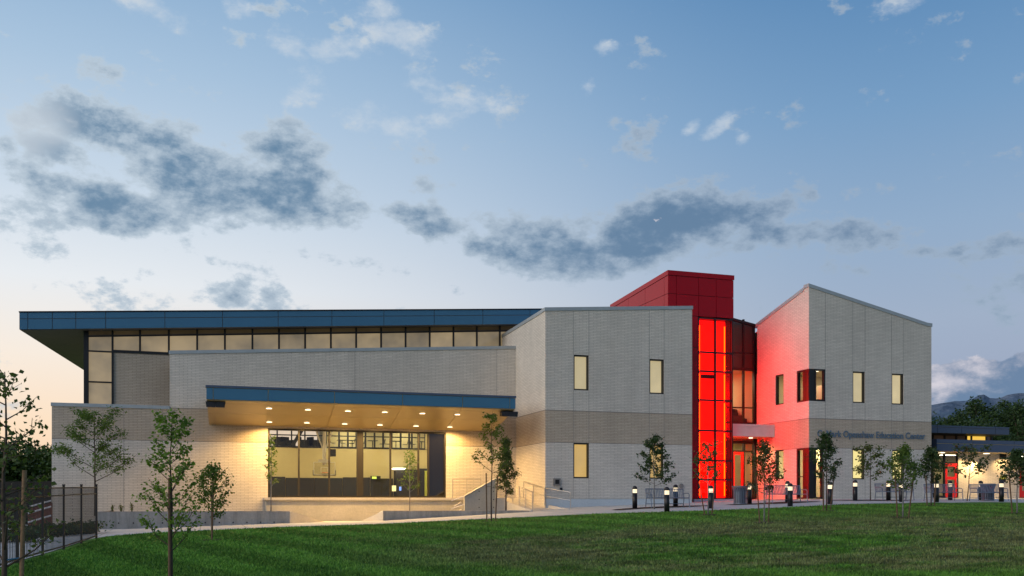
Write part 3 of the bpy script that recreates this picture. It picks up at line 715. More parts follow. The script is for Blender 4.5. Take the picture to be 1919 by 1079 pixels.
# gallery furniture
def make_table():
    t = empty('cafe_table', (0, 0, 0), 0, 'small dark table in the lit gallery above the gymnasium', 'table', 'tables in the lit gallery above the gym')
    MB().box(-.42, .42, -.42, .42, .70, .74).build('table_top', 'black_plastic', t)
    m_ = MB(); m_.lathe([(.04, .03), (.04, .70)], 8); m_.lathe([(.28, 0), (.26, .03)], 12); m_.build('pedestal', 'black_plastic', t); return t
def make_cafe_chair():
    t = empty('cafe_chair', (0, 0, 0), 0, 'dark chair at a table in the lit gallery above the gymnasium', 'chair', 'chairs in the lit gallery above the gym')
    MB().box(-.21, .21, -.21, .21, .42, .46).build('seat', 'black_plastic', t)
    MB().hexa([(-.2, .19, .5), (.2, .19, .5), (.2, .22, .5), (-.2, .22, .5), (-.2, .29, .88), (.2, .29, .88), (.2, .32, .88), (-.2, .32, .88)]).build('backrest', 'black_plastic', t)
    for a in (-1, 1):
        for b in (-1, 1): MB().tube([(a*.18, b*.18, .42), (a*.24, b*.24, 0)], .015, 6).build('leg', 'steel', t)
    return t
tb0, ch0 = make_table(), make_cafe_chair(); first = True
ORD = ['leftmost', 'second', 'middle', 'fourth', 'rightmost']
for ti, px in enumerate((641, 660, 698, 742, 790)):
    p = onY(px, 835, 86.6); t_ = tb0 if first else copy_tree(tb0); t_.location = (p[0], 86.6, gallery_z); tag(t_, '%s small dark table in the lit gallery above the gym, counted from the left' % ORD[ti])
    for s in (-1, 1):
        c_ = ch0 if first else copy_tree(ch0); first = False
        tag(c_, '%s chair at the %s gallery table above the gym wall' % ('left' if s < 0 else 'right', ORD[ti]))
        c_.location = (p[0]+s*.85, 86.5, gallery_z); c_.rotation_euler = (0, 0, -s*R(90))
ac0 = None
for k, px in enumerate((524, 540, 571, 588)):
    p = onY(px, 835, 86.4)
    if ac0 is None:
        ac0 = empty('armchair', (0, 0, 0), 0, 'dark upholstered armchair against the twilit gallery window', 'armchair', 'armchairs in the unlit end of the gallery')
        MB().box(-.42, .42, -.4, .4, .15, .48).build('seat', 'gym_wainscot', ac0); MB().box(-.42, .42, .3, .46, .15, .92).build('backrest', 'gym_wainscot', ac0)
        for s in (-1, 1): MB().box(s*.42, s*.52, -.4, .42, .1, .66).build('armrest', 'gym_wainscot', ac0)
        o_ = ac0
    else: o_ = copy_tree(ac0)
    tag(o_, ['leftmost dark armchair against the twilit gallery window', 'second dark armchair from the left at the gallery window', 'third dark armchair, beside the slanting brace in the gallery', 'rightmost dark armchair of the unlit gallery end, beside the lit part'][k])
    o_.location = (p[0], 86.4, gallery_z); o_.rotation_euler = (0, 0, R(40*k))

# basketball backboard hanging in the gym
p = onY(608, 877.5, 80.0); bb = empty('basketball_hoop', (p[0], 80, p[2]), 0, 'glass basketball backboard with orange rim hanging from white ceiling poles inside the gym', 'basketball hoop')
m_ = MB(); w_, h_ = .89, .53
for (a, b, c, d) in ((-w_, w_, h_-.05, h_), (-w_, w_, -h_, -h_+.05), (-w_, -w_+.05, -h_, h_), (w_-.05, w_, -h_, h_)): m_.box(a, b, -.02, .02, c, d)
for (a, b, c, d) in ((-.30, .30, .06, .10), (-.30, .30, -.36, -.32), (-.30, -.26, -.36, .10), (.26, .30, -.36, .10)): m_.box(a, b, -.03, -.021, c, d)
m_.build('board_frame', 'backboard_white', bb); MB().box(-w_+.05, w_-.05, -.005, .005, -h_+.05, h_-.05).build('board_glass', 'thin_glass', bb)
m_ = MB(); m_.box(-w_-.04, w_+.04, -.04, .04, -h_-.06, -h_); m_.box(-w_-.05, -w_, -.04, .04, -h_-.06, -.15); m_.box(w_, w_+.05, -.04, .04, -h_-.06, -.15); m_.build('edge_padding', 'black_plastic', bb)
ring = [(.23*math.cos(t*math.pi/8), -.35+.23*math.sin(t*math.pi/8), -.36) for t in range(17)]
MB().tube(ring, .022, 6, False).build('rim', 'orange_metal', bb); MB().lathe([(.13, -.75), (.15, -.6), (.22, -.38)], 12, (0, -.35)).build('net', 'thin_glass', bb)
hz = GZ1-p[2]
m_ = MB(); m_.tube([(0, .15, .3), (0, .15, hz)], .14, 10); m_.tube([(0, .15, 1.3), (-1.15, .15, hz)], .06, 6); m_.tube([(0, .15, 1.3), (1.15, .15, hz)], .06, 6); m_.box(-.5, .5, .02, .12, .52, .72); m_.build('ceiling_mast', 'white_metal', bb)
MB().box(.35, .95, .1, .4, 1.0, 1.6).build('control_box', 'black_plastic', bb)

# canopy over the gym window
can = empty('entrance_canopy', (0, 0, 0)); can.parent = hall
cY0, cY1, cz0, cz1, czt = 46.9, YA-.02, 4.76, 3.97, 5.43
cl0, cl1 = xY(386, cY0), xY(966.5, cY0)
clb, crb = .45, 15.75
def csof(y): return cz0+(cz1-cz0)*(y-cY0)/(cY1-cY0)
mb = MB(); mb.hexa([(cl0+.03, cY0+.03, cz0+.02), (cl1-.03, cY0+.03, cz0+.02), (crb, cY1, cz1+.02), (clb, cY1, cz1+.02), (cl0+.03, cY0+.03, czt-.02), (cl1-.03, cY0+.03, czt-.02), (crb, cY1, czt-.02), (clb, cY1, czt-.02)])
mb.build('canopy_body', 'soffit_panel', can)
cs = [cl0]+[xY(p, cY0) for p in (399.5, 502.5, 627, 754.5, 867, 955.5)]+[cl1]
panels(can, 'Y', cY0+.03, cs, [(cz0, czt-.10)], 'blue_panel', 'fascia_panel')
mb = MB(); mb.box(cl0-.02, cl1+.02, cY0-.04, cY0+.5, czt-.095, czt); mb.build('drip_edge', 'slate_panel', can)
ymid = 49.2
for i in range(len(cs)-1):
    for (ya_, yb_) in ((cY0+.04, 47.5), (47.5, ymid+.3), (ymid+.3, cY1)):
        def xs_(x, y):
            f = (y-cY0)/(cY1-cY0); L0, L1 = cl0+.03, cl1-.03; t = (x-cl0)/(cl1-cl0); return (L0+(clb-L0)*f)*(1-t)+(L1+(crb-L1)*f)*t
        a0, a1, b0, b1 = xs_(cs[i], ya_)+.012, xs_(cs[i+1], ya_)-.012, xs_(cs[i], yb_)+.012, xs_(cs[i+1], yb_)-.012
        y0_, y1_ = ya_+.012, yb_-.012
        mb = MB(); mb.hexa([(a0, y0_, csof(y0_)-.01), (a1, y0_, csof(y0_)-.01), (b1, y1_, csof(y1_)-.01), (b0, y1_, csof(y1_)-.01), (a0, y0_, csof(y0_)+.015), (a1, y0_, csof(y0_)+.015), (b1, y1_, csof(y1_)+.015), (b0, y1_, csof(y1_)+.015)])
        mb.build('soffit_panel', 'soffit_panel', can)
DL = [(504, 765), (577, 767.5), (652, 770), (721, 772), (791.5, 774.5), (857, 776.5), (504.6, 790.5), (575, 792), (646, 794), (712, 796), (779.5, 798), (843, 799.8)]
sl = (cz1-cz0)/(cY1-cY0)
lampme = mesh_of(MB().lathe([(.14, 0), (.14, .012)], 20), 'downlight', 'lamp_face')
for px, py in DL:
    d = ray(px, py); k = (cz0-sl*cY0)/(d[2]-sl*d[1]); q = (d[0]*k, d[1]*k, d[2]*k)
    shared('downlight', lampme, can, (q[0], q[1], q[2]-.022))
    spot_lamp('canopy_lamp', (q[0], q[1], q[2]-.10), 470, (1, .59, .19), 165, .4, .12)
def floodlight(px, py, Y):
    q = onY(px, py, Y); m_ = MB()
    m_.hexa([(q[0]-.2, Y-.25, q[2]-.17), (q[0]+.2, Y-.25, q[2]-.17), (q[0]+.2, Y+.2, q[2]-.12), (q[0]-.2, Y+.2, q[2]-.12), (q[0]-.24, Y-.25, q[2]+.1), (q[0]+.24, Y-.25, q[2]+.1), (q[0]+.2, Y+.2, q[2]+.13), (q[0]-.2, Y+.2, q[2]+.13)])
    m_.box(q[0]-.05, q[0]+.05, Y-.02, Y+.06, q[2]+.1, cz0+.0); m_.build('floodlight', 'black_plastic', can)
for px, py in ((395, 757), (412.5, 757.5), (945.5, 775), (960, 775.5)): floodlight(px, py, 47.35)

# stage-like plinth, stair and ramp in front of the gym window
sx0, sx1 = xY(495, 50.8), 15.5; ZC = -1.02; ZP = .20
st = empty('concrete_plinth', (0, 0, 0), 0, 'raised concrete plinth with a projecting ledge below the gymnasium window', 'plinth')
MB().box(sx0+.12, sx1, 50.95, YA-.01, ZC-.2, ZP-.12).build('plinth_wall', 'concrete_plinth', st)
MB().box(sx0, sx1, 50.8, YA-.005, ZP-.12, ZP).build('ledge', 'concrete_light', st)
xw0, xw1 = xY(859, 48.7), xY(928, 48.7); zw1 = zY(928, 897, 48.7); zw0 = zY(859, 936.4, 48.7)
stair = empty('concrete_stair', (0, 0, 0), 0, 'concrete stair beside the plinth with a sloping solid guard wall and white handrails', 'stair')
xg0 = xY(870, 48.7)
m_ = MB(); m_.hexa([(xg0, 48.6, ZC-.2), (xw1, 48.6, ZC-.2), (xw1, 48.85, ZC-.2), (xg0, 48.85, ZC-.2), (xg0, 48.6, zw0+.16), (xw1, 48.6, zw1), (xw1, 48.85, zw1), (xg0, 48.85, zw0+.16)]); m_.build('guard_wall', 'concrete_plinth', stair)
m_ = MB(); m_.hexa([(xg0-.02, 48.57, zw0+.165), (xw1+.02, 48.57, zw1+.005), (xw1+.02, 48.88, zw1+.005), (xg0-.02, 48.88, zw0+.165), (xg0-.02, 48.57, zw0+.20), (xw1+.02, 48.57, zw1+.04), (xw1+.02, 48.88, zw1+.04), (xg0-.02, 48.88, zw0+.20)]); m_.build('wall_cap', 'concrete_light', stair)
for i in range(8):
    xa = xg0-.3+i*.30; MB().box(xa, xw1, 48.86, 50.78, ZC-.1, ZC+.15*(i+1)).build('step', 'concrete_light', stair)
for z_, x_ in ((0, 0), (-.42, .0)):
    a = onY(845, 938.5, 48.8); MB().tube([(a[0], 48.72, a[2]+z_), (xg0+.2, 48.72, a[2]+z_+.30)], .03, 8).build('handrail', 'white_metal', stair)
MB().tube([(xg0-.35, 49.5, -.25), (xg0+.05, 49.5, -.02)], .025, 8).build('handrail', 'white_metal', stair)
MB().tube([(xg0-.35, 49.5, -.65), (xg0+.05, 49.5, -.42)], .025, 8).build('handrail', 'white_metal', stair)
for i, (u, z) in enumerate([(xw0+.25*0+x_, z_) for x_ in (1.1, 1.5, 1.9) for z_ in (-.30, .12, .55)]):
    if z < zw0+.16+(zw1-zw0)*(u+xw0-xg0)/(xw1-xg0)-.25:
        m_ = MB(); m_.tube([(u, 48.592, z), (u, 48.603, z)], .03, 8); m_.build('tie_hole', 'dark_frame', stair)
# guard railing on the plinth
def railing(name, label, pts, h, rails, postn, mat='steel', r=.022, group=None):
    t = empty(name, pts[0], 0, label, 'railing', group); o0 = Vector(pts[0])
    P = [Vector(p)-o0 for p in pts]
    cum = [0]
    for a, b in zip(P[:-1], P[1:]): cum.append(cum[-1]+(b-a).length)
    def at(s_):
        for i in range(len(P)-1):
            if s_ <= cum[i+1]+1e-6: return P[i].lerp(P[i+1], (s_-cum[i])/(cum[i+1]-cum[i]))
        return P[-1]
    for k in range(postn):
        q = at(cum[-1]*k/(postn-1)); MB().tube([q, q+Vector((0, 0, h))], r, 8).build('post', mat, t)
    for j, f in enumerate(rails):
        MB().tube([q+Vector((0, 0, h*f)) for q in P], r if j == 0 else r*.6, 8).build('rail', mat, t)
    return t
railing('guard_railing', 'metal guard railing with horizontal bars standing on the plinth right of the gym window', [(xY(848.5, 51.2), 51.2, ZP), (xw1-.05, 51.2, ZP)], 1.05, [1, .84, .70, .56, .42, .28, .14], 3)
# ramp
ramp = empty('ramp', (0, 0, 0), 0, 'sloping concrete ramp down from the plinth to the walk beside the middle block', 'ramp')
rp = [(15.45, 50.6, ZP), (15.95, 45.75, -.52)]; rq = [(17.05, 50.6, ZP), (17.85, 45.9, -.46)]
m_ = MB()
m_.hexa([(rp[1][0], rp[1][1], -1.2), (rq[1][0], rq[1][1], -1.2), (rq[0][0], rq[0][1], -1.2), (rp[0][0], rp[0][1], -1.2), rp[1], rq[1], rq[0], rp[0]])
m_.build('ramp_slab', 'concrete_light', ramp)
m_ = MB(); m_.hexa([(rp[1][0]-.14, rp[1][1], -1.2), (rp[1][0]-.002, rp[1][1], -1.2), (rp[0][0]-.002, rp[0][1], -1.2), (rp[0][0]-.14, rp[0][1], -1.2), (rp[1][0]-.14, rp[1][1], -.42), (rp[1][0]-.002, rp[1][1], -.42), (rp[0][0]-.002, rp[0][1], .30), (rp[0][0]-.14, rp[0][1], .30)]); m_.build('kerb', 'concrete_light', ramp)
m_ = MB(); m_.hexa([(17.2, 46.9, -1.2), (17.36, 46.9, -1.2), (18.1, 45.5, -1.2), (17.94, 45.5, -1.2), (17.2, 46.9, -.18), (17.36, 46.9, -.18), (18.1, 45.5, -.40), (17.94, 45.5, -.40)]); m_.build('kerb', 'concrete_light', ramp)
MB().box(xw1+.01, 15.44, 48.6, 51.9, ZC-.1, ZP).build('landing', 'concrete_light', ramp)
railing('ramp_railing', 'near steel railing of the ramp, with many horizontal bars, left of the middle block', [(xw1+.1, 48.75, ZP), (15.35, 48.7, ZP), (15.9, 45.6, -.50)], .98, [1, .82, .66, .50, .34, .18], 6)
railing('ramp_railing', 'far steel ramp railing with two bars, against the corner of the middle block', [(16.98, 50.2, ZP), (17.02, 47.0, -.2), (17.95, 45.6, -.44)], .92, [1, .55], 4)

# low retaining walls and planted beds
def poly_prism(mbx, base, tops, zb):
    """vertical wall from plan quad with individual top heights"""
    return mbx.hexa([(x, y, zb) for x, y in base]+[(x, y, z) for (x, y), z in zip(base, tops)])
rw = empty('retaining_wall', (0, 0, 0), 0, 'low grey concrete retaining wall left of the sunken court, with a sloping wing', 'retaining wall')
xa, xb = xY(181, YW), xY(543, YW); zt = -.44
MB().box(xa, xb, YW, YW+.25, -1.6, zt).build('wall', 'concrete_wall', rw)
mb = MB(); poly_prism(mb, [(xb+.002, YW), (5.9, 48.9), (5.72, 49.05), (xb+.002, YW+.3)], [zt, ZC+.02, ZC+.02, zt], -1.5); mb.build('wing_wall', 'concrete_light', rw)
MB().box(xa, xa+.25, YW+.251, 51.8, -1.6, zt).build('return_wall', 'concrete_wall', rw)
for i in range(12):
    u = xa+.9+i*(xb-xa-1)/12; m_ = MB(); m_.tube([(u, YW-.006, -.95), (u, YW+.004, -.95)], .035, 8); m_.build('tie_hole', 'dark_frame', rw)
rw2 = empty('retaining_wall', (0, 0, 0), 0, 'low dark concrete retaining wall right of the sunken court, tapering towards the ramp', 'retaining wall')
xc, xd = xY(718, YW), XR-.35
MB().box(xc, xd, YW, YW+.25, -1.5, zt).build('wall', 'concrete_wall', rw2)
mb = MB(); poly_prism(mb, [(xc-.002, YW), (xc-.002, YW+.3), (7.98, 49.1), (7.80, 49.0)], [zt, zt, ZC+.02, ZC+.02], -1.5); mb.build('wing_wall', 'concrete_light', rw2)
def flat(name, mat, pts, kind='structure'):
    mb = MB(); mb.quad(pts); o = mb.build(name, mat); return tag(o, kind=kind)
flat('planting_bed', 'mulch', [(xa+.2, YW+.2, -.52), (xb, YW+.2, -.52), (xb, 51.85, -.56), (xa+.2, 51.85, -.52)])
flat('planting_bed', 'mulch', [(xc, YW+.2, -.52), (xd, YW+.2, -.52), (xd, 48.55, -.52), (12.2, 48.55, -.56), (8.0, 49.0, -.56)])
flat('court_paving', 'concrete_light', [(xb-.5, YW-.2, ZC+.005), (xc+.5, YW-.2, ZC+.005), (12.4, 50.9, ZC+.005), (sx0-.5, 50.9, ZC+.005)])
mb = MB(); mb.box(xb-.08, xb+.06, YW+.31, 50.94, -1.2, -.5); o = mb.build('bed_edge', 'concrete_light'); tag(o, 'low concrete edge of the planting bed beside the sunken court', 'edging')

# ------------------------------------------------------------------ middle brick block
bx0 = 17.05; bx1 = xY(1297, YB); zbl = zY(1022, 576, YB); zbr = zY(1297, 573, YB); yBb = 58.5
bx0 = xY(1022, YB)
mid = empty('brick_block', (0, 0, 0), 0, 'tall pale brick block with four narrow shaded windows, between the hall and the red tower', 'building')
def hole(pxa, pya, pxb, pyb, Y): # opening from the photo corners
    return (xY(pxa, Y), xY(pxb, Y), zY((pxa+pxb)/2, pyb, Y), zY((pxa+pxb)/2, pya, Y))
bh = [hole(1075, 665, 1103.5, 731, YB), hole(1217, 673, 1244.5, 738, YB), hole(1074.5, 830, 1104, 896, YB), hole(1217, 833, 1243.5, 897, YB)]
zf = .16
facade('wall', 'brick', mid, 'Y', YB, [(bx0, zf), (bx1, zf), (bx1, zbr-.08), (bx0, zbl-.08)], bh)
MB().box(bx0+.02, bx1-.02, YB+.015, YB+.2, -.9, zf-.005).build('foundation', 'foundation_paint', mid)
zbs = zX(1022, 576, bx0); zbb = 9.85
facade('side_wall', 'brick', mid, 'X', bx0, [(YB, -1), (yBb, -1), (yBb, zbb-.08), (YB, zbl-.08)])
mb = MB(); mb.quad([(bx1, YB, -1), (bx1, yBb, -1), (bx1, yBb, zbb), (bx1, YB, zbr-.08)], [(0, -1), (11, -1), (11, 9.8), (0, 10)]); mb.build('side_wall', 'brick', mid)
mb = MB(); mb.quad([(bx0, YB+.3, zbl-.4), (bx1, YB+.3, zbr-.4), (bx1, yBb, zbb-.4), (bx0, yBb, zbb-.4)]); mb.build('flat_roof', 'roof_membrane', mid)
coping(mid, 'Y', YB, [(bx0-.045, zbl), (bx1+.04, zbr)], .18); coping(mid, 'X', bx0, [(YB+.451, zbl-.018), (yBb, zbb)], .18)
for i, h in enumerate(bh): window(mid, 'Y', YB, *h, shade='shade_day' if i < 2 else 'shade_amber')
def ztopB(u): return zbl+(zbr-zbl)*(u-bx0)/(bx1-bx0)-.2
for (lo, hi) in ((bh[0], bh[2]), (bh[1], bh[3])):
    for k in (0, 1):
        u = lo[k]; joint(mid, 'Y', YB, u, lo[3], ztopB(u)); joint(mid, 'Y', YB, u, hi[3], lo[2]); joint(mid, 'Y', YB, u, zf, hi[2])
q = onY(1043, 903, YB); m_ = MB(); m_.box(q[0]-.19, q[0]+.19, YB-.10, YB+.02, q[2]-.19, q[2]+.19); o = m_.build('wall_box', 'gasket', mid)
m_ = MB(); m_.box(q[0]-.11, q[0]+.11, YB-.11, YB-.10, q[2]-.11, q[2]+.12); m_.build('hatch', 'dark_frame', o)
q = onY(1051, 916.5, YB); m_ = MB(); m_.box(q[0]-.06, q[0]+.06, YB-.08, YB+.02, q[2]-.08, q[2]+.08); m_.build('call_button', 'black_plastic', mid)
q = onY(1276, 910, YB); m_ = MB(); m_.tube([(q[0], YB-.1, q[2]), (q[0], YB+.02, q[2])], .12, 16); m_.build('round_vent', 'gasket', mid)

# ------------------------------------------------------------------ red tower
YT = 49.5; tx0 = xY(1252, YT); txs = xY(1298, YT)-.6; tg0 = xY(1310, YT); tg1 = xY(1372, YT); tx1 = xY(1375, YT)
ztt = zY(1252, 506, YT); zgt = zY(1340, 596.5, YT); zgb = zY(1340, 933.5, YT); yTb = 60.0
tower = empty('red_tower', (0, 0, 0), 0, 'dark red metal clad tower with a glowing red glass shaft', 'tower')
zlb = zX(1144, 571, tx0); yl = yX(1144, tx0)
def ztl(y): return ztt+(zlb-ztt)*(y-YT)/(yl-YT)
mb = MB(); bxs = tx0+.05
mb.hexa([(bxs, YT+.05, zgt+.1), (tx1-.05, YT+.05, zgt+.1), (tx1-.05, yl, zgt+.1), (bxs, yl, zgt+.1), (bxs, YT+.05, ztt-.05), (tx1-.05, YT+.05, ztt-.05), (tx1-.05, yl, zlb-.05), (bxs, yl, zlb-.05)])
mb.box(bxs, tg0-.03, YT+.05, YT+3, -.2, zgt+.1)
mb.build('tower_core', 'maroon_frame', tower)
zs1 = zY(1252, 549.4, YT)
vu = [tx0]+[xY(p, YT) for p in (1267.6, 1309.4, 1342.3)]+[tx1]
panels(tower, 'Y', YT+.05, vu, [(zs1, ztt-.28), (zgt+.06, zs1)], 'red_panel', 'cladding_panel', .014, -.05, 0)
MB().box(tx0-.03, tx1+.02, YT-.04, YT+.06, ztt-.27, ztt).build('coping', 'red_panel', tower)
rows = [(.15, 2.3), (2.3, 4.5), (4.5, 6.7), (6.7, 8.9), (8.9, zgt+.05)]
panels(tower, 'Y', YT+.05, [tx0, xY(1297, YT)-.3, tg0-.06], rows, 'red_panel', 'cladding_panel', .014, -.05, 0)
vy = [YT, yX(1244.7, tx0), yX(1209, tx0), yX(1177.5, tx0), yl]
panels(tower, 'X', tx0+.05, vy, [(zs1, lambda y: ztl(y)-.28), (zgt-1.5, zs1)], 'red_panel', 'cladding_panel', .014, -.05, 0)
m_ = MB(); m_.hexa([(tx0-.03, YT+.07, ztt-.27), (tx0+.06, YT+.07, ztt-.27), (tx0+.06, yl, zlb-.27), (tx0-.03, yl, zlb-.27), (tx0-.03, YT+.07, ztt), (tx0+.06, YT+.07, ztt), (tx0+.06, yl, zlb), (tx0-.03, yl, zlb)]); m_.build('coping', 'red_panel', tower)
MB().box(xY(1299, YT), tx1+.02, YT-.12, YT+.3, -.3, zgb-.05).build('base_curb', 'foundation_paint', tower)
# glowing shaft: front glass, right-side glass, lit inner panels and LED tubes
zrow = [zY(1340, p, YT) for p in (899, 863, 807, 750, 696, 660.5)]
shaft = window(tower, 'Y', YT, tg0-.05, tg1+.05, zgb-.05, zgt, us=[xY(1341, YT)], zs=zrow, fr=.07, rec=.06, dep=.08, mull=.10, pane='red_glass', framemat='maroon_frame', name='glass_shaft')
yS = 52.55
shs = window(tower, 'E', tg1+.06, YT+.15, yS, zgb-.05, zgt, us=[(YT+yS)/2], zs=zrow, fr=.05, rec=.02, dep=.08, mull=.06, pane='red_glass', framemat='maroon_frame', name='glass_shaft')
MB().box(tg0, tg1-.02, YT+.75, YT+.8, zgb, zgt).build('lit_panel', 'red_backlight', tower)
MB().box(tg1-.40, tg1-.36, YT+.81, yS, zgb, zgt).build('lit_panel', 'red_backlight', tower)
MB().box(tg0-.02, tg0, YT+.2, YT+.74, zgb, zgt).build('lit_panel', 'red_backlight', tower)
MB().box(tg0, tg1, YT+.15, YT+.74, zgt-.02, zgt+.05).build('shaft_ceiling', 'maroon_frame', tower)
zz = [zgb+.05]+[z for z in zrow]+[zgt]
for (u, pxl) in ((xY(1363, YT), 1), (xY(1315, YT)+.03, 0)):
    for a, b in zip(zz[:-1], zz[1:]):
        top = b-.10 if b < zgt else b-.38
        m_ = MB(); m_.tube([(u, YT+.32, a+.08), (u, YT+.32, top)],   .030 if pxl else .026, 8); m_.build('light_tube', 'led_tube', tower)
for yy in (YT+1.0, YT+2.2):
    m_ = MB(); m_.tube([(tg1-.16, yy, zgb+.1), (tg1-.16, yy, 8.2)], .03, 8); m_.build('light_tube', 'led_tube_bright', tower)
MB().box(tg0+.05, tg0+1.25, YT+.45, YT+.70, zY(1340, 703, YT)-.12, zY(1340, 703, YT)+.08).build('floor_edge', 'chair_fabric', tower)

# ------------------------------------------------------------------ right brick block
cx_0 = xY(1516, YB); cx_1 = xY(1745.5, YB); zcl = zY(1516, 531, YB); zcr = zY(1745.5, 606, YB); cxk = xY(1737, YB); zck = zY(1737, 604.5, YB)
yl1 = yX(1419, cx_0); zcb = zX(1419, 607.5, cx_0)
right = empty('brick_block', (0, 0, 0), 0, 'pale brick block with a steep sloping roofline and a name lettered on its tan band', 'building')
YC = YB
cwf = (cx_0, xY(1546.5, YC), zY(1546, 752, YC), zY(1546, 692, YC)); cwl = (cx_0, xY(1542.5, YC), .16, zY(1546, 841, YC)+.05)
ch = [hole(1598, 696, 1621, 755, YC), hole(1671, 700, 1693.5, 758, YC), hole(1597.5, 841, 1620.5, 898, YC), hole(1672, 843, 1695, 899, YC)]
e_ = .001
outl = [(cwl[1], .13), (cx_1, .13), (cx_1, zcr-.08), (cxk, zck-.08), (cx_0, zcl-.08), (cx_0, cwf[3]), (cwf[1], cwf[3]), (cwf[1], cwf[2]), (cx_0, cwf[2]), (cx_0, cwl[3]), (cwl[1], cwl[3])]
facade('wall', 'brick', right, 'Y', YC, outl, ch)
ycu = yX(1493.5, cx_0); ycl = yX(1493, cx_0)
zl1 = zX(1460, 702, cx_0); zl0 = zX(1460, 758.5, cx_0); zl3 = zX(1460, 843, cx_0); zl2 = zX(1460, 898, cx_0); ya1, ya2 = yX(1468.5, cx_0), yX(1453, cx_0)
outs = [(ycl, -.1), (yl1, -.1), (yl1, zcb-.08), (YC, zcl-.08), (YC, cwf[3]), (ycu, cwf[3]), (ycu, cwf[2]), (YC, cwf[2]), (YC, cwl[3]), (ycl, cwl[3])]
lh = [(ya1, ya2, zl0, zl1), (ya1, ya2, zl2, zl3)]
facade('side_wall', 'brick', right, 'X', cx_0, outs, lh)
mb = MB(); yCb = 60
mb.quad([(cx_1, YC, -.2), (cx_1, yCb, -.2), (cx_1, yCb, 9.5), (cx_1, YC, zcr-.08)], [(0, 0), (13, 0), (13, 9.5), (0, 10)]); mb.quad([(cx_1, yCb, -.2), (cx_0, yCb, -.2), (cx_0, yCb, 9.5), (cx_1, yCb, 9.5)]); mb.build('side_wall', 'brick', right)
mb = MB(); mb.quad([(cx_0, YC+.3, zcl-.45), (cx_1, YC+.3, zcr-.45), (cx_1, yl1, zcr-.8), (cx_0, yl1, zcb-.45)]); mb.quad([(cx_0, yl1, zcb-.45), (cx_1, yl1, zcr-.8), (cx_1, yCb, 9.3), (cx_0, yCb, 9.3)]); mb.build('sloping_roof', 'roof_membrane', right)
coping(right, 'Y', YC, [(cx_0-.045, zcl), (cxk, zck), (cx_1+.04, zcr)], .20); coping(right, 'X', cx_0, [(YC+.451, zcl-.45*(zcl-zcb)/(yl1-YC)), (yl1+.3, zcb)], .20)
shades = ['shade_day', 'shade_day', 'shade_yellow', 'shade_yellow']
for h, s in zip(ch, shades): window(right, 'Y', YC, *h, shade=s)
for h in lh: window(right, 'X', cx_0, *h)
# wrap-round corner windows
for (f, yc_) in ((cwf, ycu), (cwl, ycl)):
    zsm = () if f is cwf else (1.45,)
    window(right, 'Y', YC, cx_0+.38, f[1], f[2], f[3], zs=zsm, fr=.10, rec=.05, name='corner_window'); window(right, 'X', cx_0, YC+.38, yc_, f[2], f[3], zs=zsm, fr=.10, rec=.05, name='corner_window')
    MB().box(cx_0+.004, cx_0+.379, YC+.02, YC+.379, f[2], f[3]).build('corner_post', 'dark_frame', right)
    m_ = MB(); m_.box(cx_0+.005, cx_0+.02, YC+.40, YC+.60, f[2]+.1, f[3]-.1); m_.build('corner_trim', 'maroon_frame', right)
def ztC(u): return zcl+(zck-zcl)*(u-cx_0)/(cxk-cx_0)-.24
for i, (lo, hi) in enumerate(((ch[0], ch[2]), (ch[1], ch[3]))):
    for k in (0, 1):
        u = lo[k]; joint(right, 'Y', YC, u, lo[3], ztC(u)); joint(right, 'Y', YC, u, hi[3]+.01, lo[2]); joint(right, 'Y', YC, u, .13, hi[2])
u = cwf[1]+.02; joint(right, 'Y', YC, u, cwf[3], ztC(u)); joint(right, 'Y', YC, u, 3.2, cwf[2])
# rooms
def slab_room(parent, x0, x1, y0, y1, z0, z1, power, colr, mat='plaster_cream', nl=2):
    r = empty('room_interior', (0, 0, 0)); r.parent = parent
    MB().box(x0, x1, y0, y1, z0-.1, z0).build('floor', 'gym_floor', r); MB().box(x0, x1, y0, y1, z1, z1+.1).build('ceiling', mat, r)
    MB().box(x0, x1, y1, y1+.1, z0, z1).build('back_wall', mat, r); m_ = MB(); m_.box(x1, x1+.1, y0, y1, z0, z1); m_.build('side_wall', mat, r)
    for k in range(nl):
        lx = x0+(x1-x0)*(k+.5)/nl; ly = (y0+y1)/2
        MB().box(lx-.6, lx+.6, ly-.15, ly+.15, z1-.05, z1-.01).build('ceiling_light', 'ceiling_lamp', r)
        area_lamp('room_lamp', (lx, ly, z1-.08), 1.2, power, colr)
    return r
ru = slab_room(right, cx_0+.05, cx_1-.1, YC+.30, 52.4, 4.75, 8.0, 90, (1, .80, .52))
rl = slab_room(right, cx_0+.05, cx_1-.1, YC+.30, 52.4, .10, 3.6, 200, (1, .86, .50))
m_ = MB(); m_.box(cx_0+2.6, cx_0+2.7, YC+1.2, 52.3, .11, 3.5); m_.build('partition', 'plaster_cream', rl)
m_ = MB(); m_.box(cx_0+2.4, cx_0+2.5, YC+1.5, 52.3, 4.76, 7.0); m_.build('partition', 'plaster_cream', ru)
m_ = MB(); m_.box(cx_0+.9, cx_0+2.3, YC+2.2, YC+2.9, 5.45, 5.5); m_.box(cx_0+1.2, cx_0+1.8, YC+2.4, YC+2.45, 5.55, 5.95); m_.build('desk', 'black_plastic', ru)
